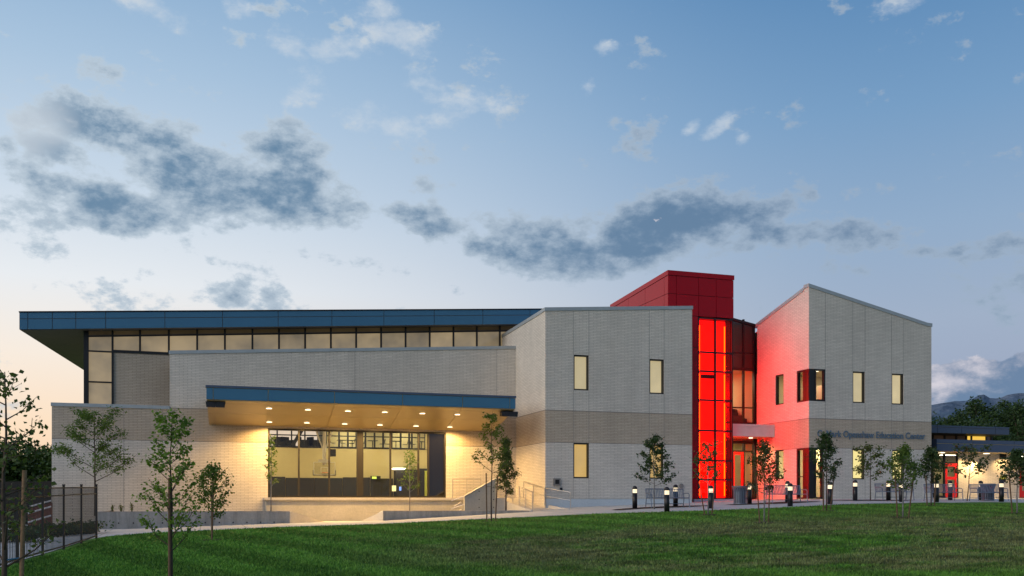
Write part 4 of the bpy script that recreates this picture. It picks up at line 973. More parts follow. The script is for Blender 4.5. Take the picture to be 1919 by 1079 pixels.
# lettering
sign = empty('name_sign', (0, 0, 0), 0, 'blue-grey metal letters spelling the education centre name on the tan brick band', 'sign')
cu = bpy.data.curves.new('lettering', 'FONT'); cu.body = 'C. Mark Openshaw Education Center'; cu.size = 1; cu.extrude = .03; cu.offset = .010; cu.space_character = 1.02
to = bpy.data.objects.new('lettering', cu); col.objects.link(to)
dg = bpy.context.evaluated_depsgraph_get(); tm = bpy.data.meshes.new_from_object(to.evaluated_get(dg)); bpy.data.objects.remove(to)
bm = bmesh.new(); bm.from_mesh(tm); bmesh.ops.remove_doubles(bm, verts=bm.verts, dist=1e-5)
xs_all = [v.co.x for v in bm.verts]; tx_min, tx_max = min(xs_all), max(xs_all)
su0, su1 = xY(1531, YC), xY(1732.5, YC); sc = (su1-su0)/(tx_max-tx_min); zbase = zY(1531, 818, YC)
isl = []; seen = set()
for v in bm.verts:
    if v.index in seen: continue
    stack = [v]; comp = []; seen.add(v.index)
    while stack:
        q = stack.pop(); comp.append(q)
        for e in q.link_edges:
            o2 = e.other_vert(q)
            if o2.index not in seen: seen.add(o2.index); stack.append(o2)
    isl.append(comp)
groups = []
for comp in sorted(isl, key=lambda c: min(v.co.x for v in c)):
    a, b = min(v.co.x for v in comp), max(v.co.x for v in comp)
    if groups and a < groups[-1][1]-.25*(b-a) and (b-a < .22 or groups[-1][1]-groups[-1][0] < .22) and a >= groups[-1][0]-.02 and b <= groups[-1][1]+.03: groups[-1][2].extend(comp); groups[-1][1] = max(b, groups[-1][1])
    else: groups.append([a, b, list(comp)])
for g in groups:
    ids = {v.index: i for i, v in enumerate(g[2])}
    fs = [[ids[v.index] for v in f.verts] for f in bm.faces if f.verts[0].index in ids]
    vs_ = [(su0+(v.co.x-tx_min)*sc, YC-.05-v.co.z*.6, zbase+v.co.y*sc*1.12) for v in g[2]]
    me = bpy.data.meshes.new('letter'); me.from_pydata(vs_, [], fs); me.materials.append(MATS['sign_letter']); o = bpy.data.objects.new('letter', me); col.objects.link(o); o.parent = sign
bm.free()

# ------------------------------------------------------------------ glazed link between tower and right block
YL = 52.6; lx0 = tx1; lx1 = cx_0
link = empty('glazed_link', (0, 0, 0), 0, 'narrow glazed entrance link with plum panels, lounge window and red door beside the tower', 'building')
zlt = zY(1396, 603, YL); zlr = zY(1418, 608.5, YL); zll = zlt+(zlt-zlr)*1.2
um = xY(1393.4, YL); u0 = lx0-.6; u1 = lx1-.01
zm1 = zY(1396, 661.5, YL); zlh = zY(1396, 692, YL); zlm = zY(1396, 764, YL); zlb_ = zY(1396, 794, YL)
fr = MB()
for u in (u0, um, u1-.07): fr.box(u-.05 if u > u0 else u, u+.05, YL-.05, YL+.12, zlb_-.2, zlt+(-.2 if u > um+.3 else .15))
for z, h in ((zm1, .08), (zlh, .16), (zlm, .07), (zlb_, .2)):
    fr.box(u0+.051, um-.051, YL-.03, YL+.1, z-h/2, z+h/2); fr.box(um+.051, u1-.121, YL-.03, YL+.1, z-h/2, z+h/2)
fr = fr.build('curtain_wall_frame', 'maroon_frame', link)
for a, b in ((u0+.05, um-.05), (um+.05, u1-.12)):
    for (lo, hi, pm) in ((zlb_+.1, zlm-.035, 'clear_glass'), (zlm+.035, zlh-.08, 'clear_glass'), (zlh+.08, zm1-.04, 'plum_glass')):
        m_ = MB(); m_.box(a, b, YL+.02, YL+.04, lo, hi); m_.build('pane', pm, fr)
    tz = lambda u: zlt-(zlt-zlr)/(u1-xY(1396, YL))*(u-xY(1396, YL))
    m_ = MB(); m_.hexa([(a, YL+.02, zm1+.04), (b, YL+.02, zm1+.04), (b, YL+.04, zm1+.04), (a, YL+.04, zm1+.04), (a, YL+.02, tz(a)-.12), (b, YL+.02, tz(b)-.12), (b, YL+.04, tz(b)-.12), (a, YL+.04, tz(a)-.12)]); m_.build('pane', 'plum_glass', fr)
m_ = MB(); m_.hexa([(u0, YL-.1, tz(u0)-.12), (u1, YL-.1, tz(u1)-.12), (u1, 60, tz(u1)-.12), (u0, 60, tz(u0)-.12), (u0, YL-.1, tz(u0)+.02), (u1, YL-.1, tz(u1)+.02), (u1, 60, tz(u1)+.02), (u0, 60, tz(u0)+.02)]); m_.build('roof', 'maroon_frame', link)
ul_ = slab_room(link, u0, u1, YL+.15, 60, zlb_-.05, zlh, 110, (1, .80, .46), nl=1)
m_ = MB(); m_.box(u0-.1, u0, YL+.15, 60, zlb_-.05, zlh); m_.build('side_wall', 'plaster_cream', ul_)
m_ = MB(); m_.box(u0+.3, um+.25, 56.5, 56.6, zlb_, zlb_+2.3); m_.build('green_screen_wall', 'green_paint', ul_)
MB().box(lx0-2, cx_0-.02, 60, 60.2, -.2, 10.8).build('back_wall', 'brick', link)
ac = empty('lounge_chair', (xY(1391, YL+1.2), YL+1.3, zlb_-.04), R(30), 'dark red lounge chair behind the lit window above the entrance canopy', 'chair')
MB().box(-.45, .45, -.4, .4, .1, .45).build('seat', 'chair_fabric', ac); MB().hexa([(-.45, .3, .2), (.45, .3, .2), (.45, .42, .2), (-.45, .42, .2), (-.45, .55, 1.15), (.45, .55, 1.15), (.45, .65, 1.15), (-.45, .65, 1.15)]).build('backrest', 'chair_fabric', ac)
for s in (-1, 1): MB().box(s*.45, s*.55, -.4, .4, .1, .65).build('armrest', 'chair_fabric', ac)
# small entrance canopy
ec = empty('entry_canopy', (0, 0, 0)); ec.parent = link
zc0, zc1 = zX(1455.5, 818.4, cx_0), zX(1455.5, 795.5, cx_0); YE = 50.5
MB().box(tg1+.22, cx_0+.0-.01, YE, YL-.1, zc0+.04, zc1-.02).build('canopy_slab', 'white_metal', ec)
MB().box(tg1+.18, cx_0-.004, YE-.03, YE-.001, zc0, zc1-.13).build('fascia_panel', 'white_metal', ec)
MB().box(tg1+.16, cx_0-.004, YE-.06, YE+.1, zc1-.12, zc1).build('drip_edge', 'white_metal', ec)
MB().box(tg1+.25, cx_0-.02, YE+.02, YL-.12, zc0+.0, zc0+.035).build('soffit_panel', 'soffit_panel', ec)
ql = (xY(1407, 51.4), 51.4, zc0-.03); m_ = MB(); m_.lathe([(.13, ql[2]), (.13, ql[2]+.02)], 16, (ql[0], ql[1])); m_.build('downlight', 'lamp_face', ec)
spot_lamp('entry_lamp', (ql[0], ql[1], ql[2]-.08), 200, (1, .62, .22), 160, .6, .1)
# ground floor entrance
zh = zY(1396, 826, YL); zt1, zt0 = zY(1396, 831.5, YL), zY(1396, 845, YL); xd0, xd1 = xY(1373.5, YL), xY(1393, YL); zfl = .14
ent = MB(); ent.box(u0, xd0, YL-.05, YL+.12, zfl, zh+.02); ent.box(xd1, xd1+.08, YL-.05, YL+.12, zfl, zh); ent.box(u1-.13, u1, YL-.05, YL+.12, zfl, zh); ent.box(xd0, u1-.14, YL-.04, YL+.1, zt1, zh); ent.box(xd0, xd1-.001, YL-.04, YL+.1, zt0-.06, zt0+.03); ent.box(xd1+.081, u1-.131, YL-.04, YL+.1, zt0-.06, zt0+.03); ent.box(xd1+.081, u1-.131, YL-.04, YL+.1, zfl, zfl+.12)
ent = ent.build('entrance_frame', 'dark_frame', link)
for (a, b, c, d) in ((xd0, xd1, zt0+.03, zt1), (xd1+.08, u1-.13, zt0+.03, zt1), (xd1+.08, u1-.13, zfl+.12, zt0-.06)):
    m_ = MB(); m_.box(a, b, YL+.02, YL+.04, c, d); m_.build('pane', 'clear_glass', ent)
door = MB(); dz1 = zt0-.06
door.box(xd0, xd0+.12, YL-.02, YL+.05, zfl+.01, dz1); door.box(xd1-.16, xd1, YL-.02, YL+.05, zfl+.01, dz1); door.box(xd0+.12, xd1-.16, YL-.02, YL+.05, dz1-.18, dz1); door.box(xd0+.12, xd1-.16, YL-.02, YL+.05, zfl+.01, zfl+.35)
door = door.build('red_door', 'red_paint', link); m_ = MB(); m_.box(xd0+.12, xd1-.16, YL, YL+.02, zfl+.35, dz1-.18); m_.build('pane', 'clear_glass', door)
m_ = MB(); m_.tube([(xd0+.2, YL-.09, 1.0), (xd0+.2, YL-.09, 1.5)], .015, 6); m_.build('handle', 'steel', door)
ev = slab_room(link, u0, u1, YL+.15, 57, zfl-.02, zh, 24, (1, .80, .35), nl=1)
m_ = MB(); m_.box(xd1+.2, u1, YL+2.5, YL+2.6, zfl, zh-.1); m_.build('yellow_glow_wall', 'yellow_glow_wall', ev)

# ------------------------------------------------------------------ low wing on the far right
YD = 50.5; low = empty('low_wing', (0, 0, 0), 0, 'low wing with two slate blue roof bands, red doors and a lit pale wall', 'building')
dx0 = cx_1+.02; dx1 = 64.0; dz = .28
YF = 48.8; yf_x0 = xY(1755.6, YF); zf1, zf0 = zY(1756, 822, YF), zY(1756, 845.8, YF)
facade('wall', 'brick_plain', low, 'Y', YD, [(xY(1795, YD), -.1), (xY(1910, YD), -.1), (xY(1910, YD), zf0+.1), (xY(1795, YD), zf0+.1)])
joint_z = zY(1830, 922, YD); m_ = MB(); m_.box(xY(1795, YD), xY(1910, YD), YD-.003, YD+.01, joint_z-.01, joint_z+.01); m_.build('control_joint', 'gasket', low)
MB().box(xY(1795, YD), xY(1909, YD), YD-.04, YD-.004, .1, zY(1830, 930, YD)).build('plinth_strip', 'concrete_light', low)
m_ = MB(); m_.box(yf_x0+.04, dx1, YF+.04, YD+4, zf0+.02, zf1-.04); m_.build('lower_roof', 'soffit_panel', low)
us = [yf_x0]; stp = xY(1903, YF)-xY(1825, YF)
us = [yf_x0, xY(1823, YF)]
while us[-1]+stp < dx1: us.append(us[-1]+stp)
zs_m = zY(1800, 831.5, YF)
panels(low, 'Y', YF+.04, us, [(zf0, zs_m), (zs_m, zf1)], 'slate_panel', 'fascia_panel')
m_ = MB(); m_.box(yf_x0, yf_x0+.03, YF+.05, YD+2, zf0, zf1); m_.build('fascia_panel', 'slate_panel', low)
YU = 50.6; uz1, uz0 = zY(1800, 797.3, YU), zY(1800, 812.5, YU); ux1 = xY(1892, YU)
m_ = MB(); m_.box(dx0-2, ux1-.03, YU+.04, YU+8, uz0+.02, uz1-.03); m_.build('upper_roof', 'roof_soffit', low)
us = [dx0-2, xY(1757, YU), xY(1802, YU), xY(1866, YU), ux1]
panels(low, 'Y', YU+.04, us, [(uz0, uz0+(uz1-uz0)*.72), (uz0+(uz1-uz0)*.72, uz1)], 'slate_panel', 'fascia_panel')
# clerestory between the bands
YK = 52.6; kz0, kz1 = zf1-.3, uz0+.02
kus = [xY(p, YK) for p in (1748, 1770, 1792, 1810.5, 1820, 1848, 1858)]
fr = MB()
for u in kus: fr.box(u-.06, u+.06, YK-.05, YK+.1, kz0, kz1)
fr = fr.build('clerestory_frame', 'dark_frame', low)
for i, (a, b) in enumerate(zip(kus[:-1], kus[1:])):
    m_ = MB(); m_.box(a+.06, b-.06, YK+.02, YK+.05, kz0, kz1); m_.build('pane', 'clerestory_lit' if i in (3, 4) else 'clerestory_dim', fr)
m_ = MB(); m_.box(xY(1747.5, 49.5)-.5, yf_x0+.1, 50.0, 50.1, -.1, 4.5); m_.build('brown_panel', 'bronze_frame', low)
# doors and glazing
def red_door(pxa, pxb, nm):
    a, b = xY(pxa, YD), xY(pxb, YD); z1 = zY(pxa, 868, YD)
    d = MB(); fw = .17
    zk = [dz, dz+.40, dz+.95+.28, dz+.95+.50, z1-.17, z1]
    d.box(a, a+fw, YD-.02, YD+.04, dz, z1); d.box(b-fw, b, YD-.02, YD+.04, dz, z1); d.box(a+fw, b-fw, YD-.02, YD+.04, dz, dz+.45); d.box(a+fw, b-fw, YD-.02, YD+.04, dz+1.15, dz+1.35); d.box(a+fw, b-fw, YD-.02, YD+.04, z1-.2, z1)
    d = d.build('red_door', 'red_paint', low)
    for (c, e) in ((dz+.45, dz+1.15), (dz+1.35, z1-.2)): m_ = MB(); m_.box(a+fw, b-fw, YD, YD+.02, c, e); m_.build('pane', 'clear_glass', d)
    m_ = MB(); m_.tube([(b-.08, YD-.08, dz+.95), (b-.08, YD-.08, dz+1.25)], .015, 6); m_.build('handle', 'steel', d)
    return a, b, z1
a, b, z1 = red_door(1771, 1793.3, 'a'); red_door(1911.5, 1935, 'b')
fr = MB(); xl = xY(1747, YD); fr.box(xl, xl+.1, YD-.04, YD+.1, dz, zf0+.05); fr.box(a-.09, a-.005, YD-.04, YD+.1, dz, zf0+.05); fr.box(b+.005, xY(1795, YD)-.002, YD-.04, YD+.1, dz, zf0+.05); fr.box(xl+.1, a-.09, YD-.03, YD+.08, z1, z1+.09); fr.box(a-.004, b+.004, YD-.03, YD+.08, z1+.002, z1+.08)
fr.box(xl+.1, a-.09, YD-.03, YD+.08, dz, dz+.12); fr = fr.build('entrance_frame', 'dark_frame', low)
for (c, d, e, f) in ((xl+.1, a-.09, dz+.12, z1), (xl+.1, a-.09, z1+.09, zf0+.05), (a, b, z1+.08, zf0+.05)): m_ = MB(); m_.box(c, d, YD+.02, YD+.04, e, f); m_.build('pane', 'clear_glass', fr)
lr = slab_room(low, xl, dx1, YD+.2, YD+4, dz-.02, zf0+.04, 30, (1, .82, .35), nl=3)
m_ = MB(); m_.box(xl+.2, xl+1.1, YD+1.2, YD+1.25, dz, dz+1.9); m_.build('yellow_glow_wall', 'yellow_glow_wall', lr)
m_ = MB(); q0, q1 = onY(1873, 860.5, YD), onY(1885, 850.5, YD); m_.box(q0[0], q1[0], YD-.05, YD+.02, q0[2], q1[2]); m_.build('louvre', 'dark_frame', low)
m_ = MB(); q0, q1 = onY(1872.5, 903, YD), onY(1883.5, 896.5, YD); m_.box(q0[0], q1[0], YD-.08, YD+.02, q0[2], q1[2]); o = m_.build('sign_plate', 'dark_frame', low)
m_ = MB(); m_.box(q0[0], q1[0], YD-.09, YD-.081, q1[2]-.04, q1[2]+.14); m_.build('plate_top', 'green_paint', o)
for px, py in ((1764.5, 847.5), (1848, 849)):
    q = onY(px, py, 49.9); m_ = MB(); m_.box(q[0]-.14, q[0]+.14, 49.75, 50.0, zf0-.025, zf0+.0); m_.build('downlight', 'lamp_face', low)
spot_lamp('wall_lamp', (xY(1831, 50.15), 50.15, zf0-.25), 420, (1, .64, .24), 120, .6, .05)
spot_lamp('wall_lamp', (xY(1764.5, 49.9), 49.9, zf0-.08), 170, (1, .66, .28), 150, .6, .05)
spot_lamp('wall_lamp', (xY(1890, 50), 49.9, zf0-.08), 200, (1, .64, .25), 150, .6, .05)
spot_lamp('wall_lamp', (xY(1812, 50), 49.7, zf0-.08), 200, (1, .64, .25), 150, .6, .05)

# ------------------------------------------------------------------ bollard lights, benches, bins
def make_bollard():
    t = empty('bollard_light', (0, 0, 0))
    MB().lathe([(.115, 0), (.115, .72)], 20).build('post', 'bollard_metal', t, True)
    MB().lathe([(.095, .72), (.10, .74), (.10, .875), (.095, .89)], 20).build('lens', 'bollard_lens', t, True)
    for z in (.765, .81, .855): MB().lathe([(.112, z-.007), (.112, z+.007)], 20).build('louvre_ring', 'steel', t)
    MB().lathe([(.118, .89), (.118, .93), (.108, .98), (.085, 1.02), (.045, 1.045), (.005, 1.05)], 20).build('cap', 'bollard_metal', t, True)
    return t
bol_labels = ['lit black bollard light at the left end of the row, against the pale brick block', 'lit black bollard in front of the middle of the first bench, on the lawn edge', 'lit black bollard behind the first bench near the round wall vent',
  'lit black bollard in front of the glowing red shaft, behind staked tree stems', 'lit black bollard just right of the slatted litter bin', 'rear one of two overlapping lit bollards by the second bench', 'nearer one of two overlapping lit bollards by the second bench',
  'lit bollard between a sapling trunk and its leaning stake, below the big letters', 'lit black bollard under the first yellow ground floor window', 'lit bollard behind the left part of the third bench', 'lit bollard hidden behind the leafy staked tree at the third bench',
  'lit black bollard left of the red side door, at the lawn edge', 'lit bollard in front of the red side door', 'small lit bollard before the glowing wall, right of the slender leaning sapling', 'lit black bollard near the right edge of the photo in front of the last bench']
b0 = make_bollard()
for i, (B, lb) in enumerate(zip(BOLL, bol_labels)):
    o = b0 if i == 0 else copy_tree(b0); p = atd(*B); z = T(p[0], p[1])+.02
    o.location = (p[0], p[1], z); tag(o, lb, 'bollard', 'bollard lights along the walk')
for (i_) in (1, 3, 6, 7):
    pass
def make_bench(w=1.95):
    t = empty('bench', (0, 0, 0))
    slat = mesh_of(MB().hexa([(-.018, -.004, 0), (.018, -.004, 0), (.018, .004, 0), (-.018, .004, 0), (-.018, .086, .40), (.018, .086, .40), (.018, .094, .40), (-.018, .094, .40)]), 'slat', 'bench_metal')
    sl2 = mesh_of(MB().hexa([(-.018, -.44, -.01), (.018, -.44, -.01), (.018, 0, -.03), (-.018, 0, -.03), (-.018, -.44, 0), (.018, -.44, 0), (.018, 0, -.02), (-.018, 0, -.02)]), 'seat_slat', 'bench_metal')
    n = 24
    for i in range(n):
        x = -w/2+.06+(w-.12)*i/(n-1); shared('back_slat', slat, t, (x, .22, .45)); shared('seat_slat', sl2, t, (x, .21, .45))
    MB().tube([(-w/2, .312, .86), (w/2, .312, .86)], .02, 8).build('top_rail', 'bench_metal', t)
    MB().tube([(-w/2, .22, .44), (w/2, .22, .44)], .02, 8).build('rail', 'bench_metal', t); MB().tube([(-w/2, -.24, .44), (w/2, -.24, .44)], .02, 8).build('rail', 'bench_metal', t)
    MB().tube([(-w/2, .24, .17), (w/2, .24, .17)], .013, 8).build('stretcher', 'bench_metal', t)
    for s in (-1, 1):
        x = s*w/2
        MB().tube([(x, .30, 0), (x, .23, .42), (x, .312, .86)], .022, 8).build('leg', 'bench_metal', t)
        MB().tube([(x, -.32, 0), (x, -.26, .44), (x, -.28, .58), (x, -.22, .65), (x, -.1, .665), (x, .27, .665)], .022, 8).build('armrest', 'bench_metal', t)
    return t
bn_labels = ['slatted metal bench in front of the pale block below a window, beside the first bollards', 'slatted metal bench between the red shaft and the corner window', 'slatted metal bench half hidden behind the bushiest staked tree, under the right block',
             'slatted metal bench in front of the red side door', 'slatted metal bench in front of the glowing wall near the right edge']
bspec = [(1251, 951, 44.6), (1474, 943, 46.5), (1676, 938.5, 50.0), (1768, 938, 50.0), (1853, 938, 50.0)]
bn0 = make_bench()
for i, (B, lb) in enumerate(zip(bspec, bn_labels)):
    o = bn0 if i == 0 else copy_tree(bn0); p = atd(*B)
    o.location = (p[0], p[1], T(p[0], p[1])+.03); o.rotation_euler = (0, 0, 0 if i < 2 else (R(180) if i == 9 else R(0))); tag(o, lb, 'bench', 'slatted metal benches on the plaza')
def make_bin():
    t = empty('litter_bin', (0, 0, 0)); n = 22
    MB().lathe([(.25, .04), (.25, .80)], 20).build('liner', 'black_plastic', t)
    me = mesh_of(MB().hexa([(-.024, -.31, .05), (.024, -.31, .05), (.024, -.30, .05), (-.024, -.30, .05), (-.026, -.32, .62), (.026, -.32, .62), (.026, -.31, .62), (-.026, -.31, .62)]).hexa([(-.026, -.32, .62), (.026, -.32, .62), (.026, -.31, .62), (-.026, -.31, .62), (-.030, -.39, .86), (.030, -.39, .86), (.030, -.38, .86), (-.030, -.38, .86)]), 'slat', 'bench_metal')
    for k in range(n): shared('slat', me, t, rot=(0, 0, 2*math.pi*k/n))
    MB().lathe([(.36, .84), (.40, .86), (.40, .90), (.36, .90)], 24).build('top_ring', 'bench_metal', t); MB().lathe([(.32, .02), (.32, .07)], 24).build('base_ring', 'bench_metal', t)
    return t
n0 = make_bin(); p = atd(1387, 946, 47.0); n0.location = (p[0], p[1], T(p[0], p[1])+.02); tag(n0, 'flared slatted litter bin beside the red door and glowing shaft', 'litter bin', 'slatted litter bins')
o = copy_tree(n0); p = atd(1851, 937.5, 51.0); o.location = (p[0], p[1], T(p[0], p[1])+.02); tag(o, 'slatted litter bin behind the bench nearest the right edge', 'litter bin', 'slatted litter bins')
# mulch rings in the paving
def disc(name, mat, c, rx, ry, dz, kind='structure'):
    mb = MB(); n = 28; pts = []
    for k in range(n):
        t = 2*math.pi*k/n; w = 1+.06*math.sin(5*t+c[0]); x, y = c[0]+rx*w*math.cos(t), c[1]+ry*w*math.sin(t); pts.append((x, y, T(x, y)+dz))
    b = len(mb.v); mb.v = [(c[0], c[1], T(c[0], c[1])+dz+.01)]+pts
    for k in range(n): mb.f.append((0, 1+k, 1+(k+1) % n)); mb.uv.append([(0, 0)]*3)
    o = mb.build(name, mat); return tag(o, kind=kind)
for B in ((1240, 952, 45.2), (1448, 943.5, 47.2), (1632, 938.6, 50)):
    p = atd(*B); disc('mulch_bed', 'mulch', p, 2.6, .8, .034)

# ------------------------------------------------------------------ picket fence at the left
fence = empty('picket_fence', (0, 0, 0), 0, 'black metal picket fence between the lawn and the paved drive at the lower left', 'fence')
fa, fb = Vector((-4.66, 21.0)), Vector((-3.42, 36.2)); fl = (fb-fa).length; fd = (fb-fa)/fl
def fpt(s): q = fa+fd*s; return q.x, q.y, T(q.x, q.y)
ftop = lambda s: .28+.24*max(0, (s-2)/13.2)
post_me = mesh_of(MB().box(-.032, .032, -.032, .032, 0, 1).box(-.04, .04, -.04, .04, 1, 1.02), 'post', 'black_metal'); pick_me = mesh_of(MB().box(-.007, .007, -.007, .007, 0, 1), 'picket', 'black_metal')
ang = math.atan2(fd.y, fd.x); s = .0; posts = []
sp = fl/6
for k in range(7):
    q = fpt(k*sp); h = ftop(k*sp)-q[2]+.05; shared('post', post_me, fence, (q[0], q[1], q[2]), (0, 0, ang), (1, 1, h))
for k in range(6):
    for f in (0, -.22, None):
        a, b = fpt(k*sp), fpt((k+1)*sp); da = fd*.045
        za = ftop(k*sp)+f if f is not None else a[2]+.12; zb_ = ftop((k+1)*sp)+f if f is not None else b[2]+.12
        nx, ny = -fd.y*.018, fd.x*.018
        mb = MB(); P = []
        for (q, z, sgn) in ((a, za, 1), (b, zb_, -1)): pass
        ax_, ay_, bx_, by_ = a[0]+da.x, a[1]+da.y, b[0]-da.x, b[1]-da.y
        mb.hexa([(ax_-nx, ay_-ny, za-.035), (bx_-nx, by_-ny, zb_-.035), (bx_+nx, by_+ny, zb_-.035), (ax_+nx, ay_+ny, za-.035), (ax_-nx, ay_-ny, za), (bx_-nx, by_-ny, zb_), (bx_+nx, by_+ny, zb_), (ax_+nx, ay_+ny, za)])
        mb.build('rail', 'black_metal', fence)
    m = 18
    for j in range(1, m):
        s = k*sp+sp*j/m; q = fpt(s); shared('picket', pick_me, fence, (q[0], q[1], q[2]+.06), (0, 0, ang), (1, 1, ftop(s)-q[2]-.07))
# dark screened fence, low block walls with pale handrails far left
f2 = empty('screened_fence', (0, 0, 0), 0, 'dark screened fence far behind the drive, in front of the left hedge', 'fence')
for i in range(9):
    a, b = -22+i*1.9, -22+(i+1)*1.9; za, zb_ = .75+i*.05, .80+i*.05
    MB().hexa([(a+.04, 57, -1.2), (b-.04, 57, -1.2), (b-.04, 57.03, -1.2), (a+.04, 57.03, -1.2), (a+.04, 57, za), (b-.04, 57, zb_), (b-.04, 57.03, zb_), (a+.04, 57.03, za)]).build('screen_panel', 'gym_wainscot', f2)
    MB().box(a-.04, a+.04, 56.96, 57.06, -1.2, za+.1).build('post', 'black_metal', f2)
sr = empty('side_ramp', (0, 0, 0), 0, 'low reddish block wall with pale sloping handrails beside the drive, seen through the picket fence', 'ramp')
for i, (pa, pb, Y) in enumerate((((57, 949), (96, 938), 47), ((52, 962), (96, 949), 45), ((52, 979), (96, 966), 42))):
    A, B = onY(pa[0], pa[1], Y), onY(pb[0], pb[1], Y)
    MB().hexa([(A[0], Y, A[2]-.5), (B[0], Y, B[2]-.5), (B[0], Y+.3, B[2]-.5), (A[0], Y+.3, A[2]-.5), (A[0], Y, A[2]-.08), (B[0], Y, B[2]-.08), (B[0], Y+.3, B[2]-.08), (A[0], Y+.3, A[2]-.08)]).build('block_wall', 'rust_block', sr)
    MB().tube([(A[0], Y-.05, A[2]), (B[0], Y-.05, B[2])], .04, 6).build('handrail', 'white_metal', sr)

# ------------------------------------------------------------------ trees
class Leaves:
    def __init__(s): s.v = []; s.f = []
    def add(s, p, size, rnd, droop=.3, elong=1.5):
        d = Vector((rnd.gauss(0, 1), rnd.gauss(0, 1), rnd.gauss(-droop, .6))).normalized()
        sd = d.cross(Vector((rnd.gauss(0, 1), rnd.gauss(0, 1), rnd.gauss(0, 1)))).normalized(); nn_ = d.cross(sd)
        L = size*rnd.uniform(.7, 1.3); w = L/elong/2*rnd.uniform(.8, 1.2); b = len(s.v); fold = nn_*w*.35
        s.v += [tuple(p), tuple(p+d*L*.45+sd*w+fold), tuple(p+d*L), tuple(p+d*L*.45-sd*w+fold)]
        s.f += [(b, b+1, b+2), (b, b+2, b+3)]
    def build(s, name, mat, parent):
        me = bpy.data.meshes.new(name); me.from_pydata([tuple(v) for v in s.v], [], s.f); me.materials.append(MATS[mat]); o = bpy.data.objects.new(name, me); col.objects.link(o); o.parent = parent; return o
def make_tree(label, base, h, crown0, prof, seed, leaf='leaf_green', lsize=.085, nleaf=900, nbr=16, bark='bark', trunk_r=.03, stakes=(), up=.9, sub=3, group='young trees on the lawn and beds', lean=(0, 0), multi=0, elong=1.5, name='young_tree', cluster=.10, droop=.3, clumpy=0):
    """prof(t) -> crown half width (m) at height fraction t of the crown; t=0 at crown0"""
    rnd = random.Random(seed); t = empty(name, base, 0, label, 'tree', group); nleaf = int(nleaf*1.05); lsize *= 1.15
    tr = MB(); n = 7; pts = []; 
    for i in range(n+1):
        f = i/n; pts.append(Vector((lean[0]*f*h+rnd.uniform(-.03, .03)*h*.35*f, lean[1]*f*h+rnd.uniform(-.03, .03)*h*.35*f, f*h*.98)))
    tr.tube([pts[0]-Vector((0, 0, .1))]+pts[1:], [trunk_r]+[trunk_r*(1-.85*(i/n)) for i in range(1, n+1)], 7)
    def tp(f):
        f = max(0, min(.999, f)); i = int(f*n); return pts[i].lerp(pts[i+1], f*n-i)
    L = Leaves(); sites = []
    for i in range(nbr):
        g = (i+.5)/nbr; g = min(.98, max(0, g+rnd.uniform(-.03, .03))); f0 = crown0/h+(1-crown0/h)*g*.93
        wid = prof(min(1, g))*rnd.uniform(.75, 1.12); a = i*2.399+rnd.uniform(-.4, .4)
        st_ = tp(f0); end = st_+Vector((math.cos(a)*wid, math.sin(a)*wid, wid*up*rnd.uniform(.6, 1.2)))
        if end.z > h: end.z = h-rnd.uniform(0, .1)*h
        mid_ = st_.lerp(end, .5)+Vector((0, 0, -wid*.12*up)); r0 = trunk_r*.42*(1-g*.5)
        tr.tube([st_, mid_, end], [r0, r0*.65, r0*.25], 5, False)
        for k in range(7): sites.append((st_.lerp(end, .28+.72*k/6), wid))
        for j in range(sub):
            q0 = st_.lerp(end, rnd.uniform(.3, .85)); aa = a+rnd.uniform(-1.2, 1.2); w2 = wid*rnd.uniform(.25, .5)
            q1 = q0+Vector((math.cos(aa)*w2, math.sin(aa)*w2, w2*rnd.uniform(.1, .9)*up)); tr.tube([q0, q1], [r0*.45, r0*.2], 4, False)
            for k in range(4): sites.append((q0.lerp(q1, .3+.7*k/3), w2))
    for k in range(6): sites.append((tp(1-.12*k/6), .1*h*.3))
    tr.build('trunk', bark, t, True)
    if clumpy:
        rnd.shuffle(sites); sites = sites[:max(8, int(len(sites)*clumpy))]
    for k in range(nleaf):
        c, w_ = sites[rnd.randrange(len(sites))]
        L.add(c+Vector((rnd.gauss(0, cluster), rnd.gauss(0, cluster), rnd.gauss(0, cluster*.8))), lsize, rnd, droop, elong)
    o = L.build('foliage', leaf, t)
    for (dx, dy, hh, ln, r, m) in stakes:
        x0, y0 = dx, dy; z0 = T(base[0]+x0, base[1]+y0)-base[2]
        MB().tube([(x0, y0, z0-.1), (x0+ln, y0, z0+hh)], r, 8).build('stake', m, t)
        MB().tube([(x0+ln*.72, y0, z0+hh*.72), (0, 0, z0+hh*.72)], .008, 5).build('tie', 'black_plastic', t)
    return t
def tree_at(px, py, depth=None, bed=None):
    if bed is not None:
        d = ray(px, py); k = bed/d[1]; return (d[0]*k, d[1]*k, -.55)
    if depth: p = atd(px, py, depth)
    else: p = hit(px, py)
    return (p[0], p[1], T(p[0], p[1]))
def dist(b): return S*b[0]+C_*b[1]
def hgt(b, ytop): return (HY-ytop)/F*dist(b)-b[2]
def mpx(b): return dist(b)/F

oval = lambda w, a=.35: (lambda t: w*(.35+.65*math.sin(math.pi*min(1, (t*.85+a*.4))))*(1-.55*max(0, t-.4)/.6))
cone = lambda w: (lambda t: w*(1-.88*t)*(.65+.35*min(1, t*5)))
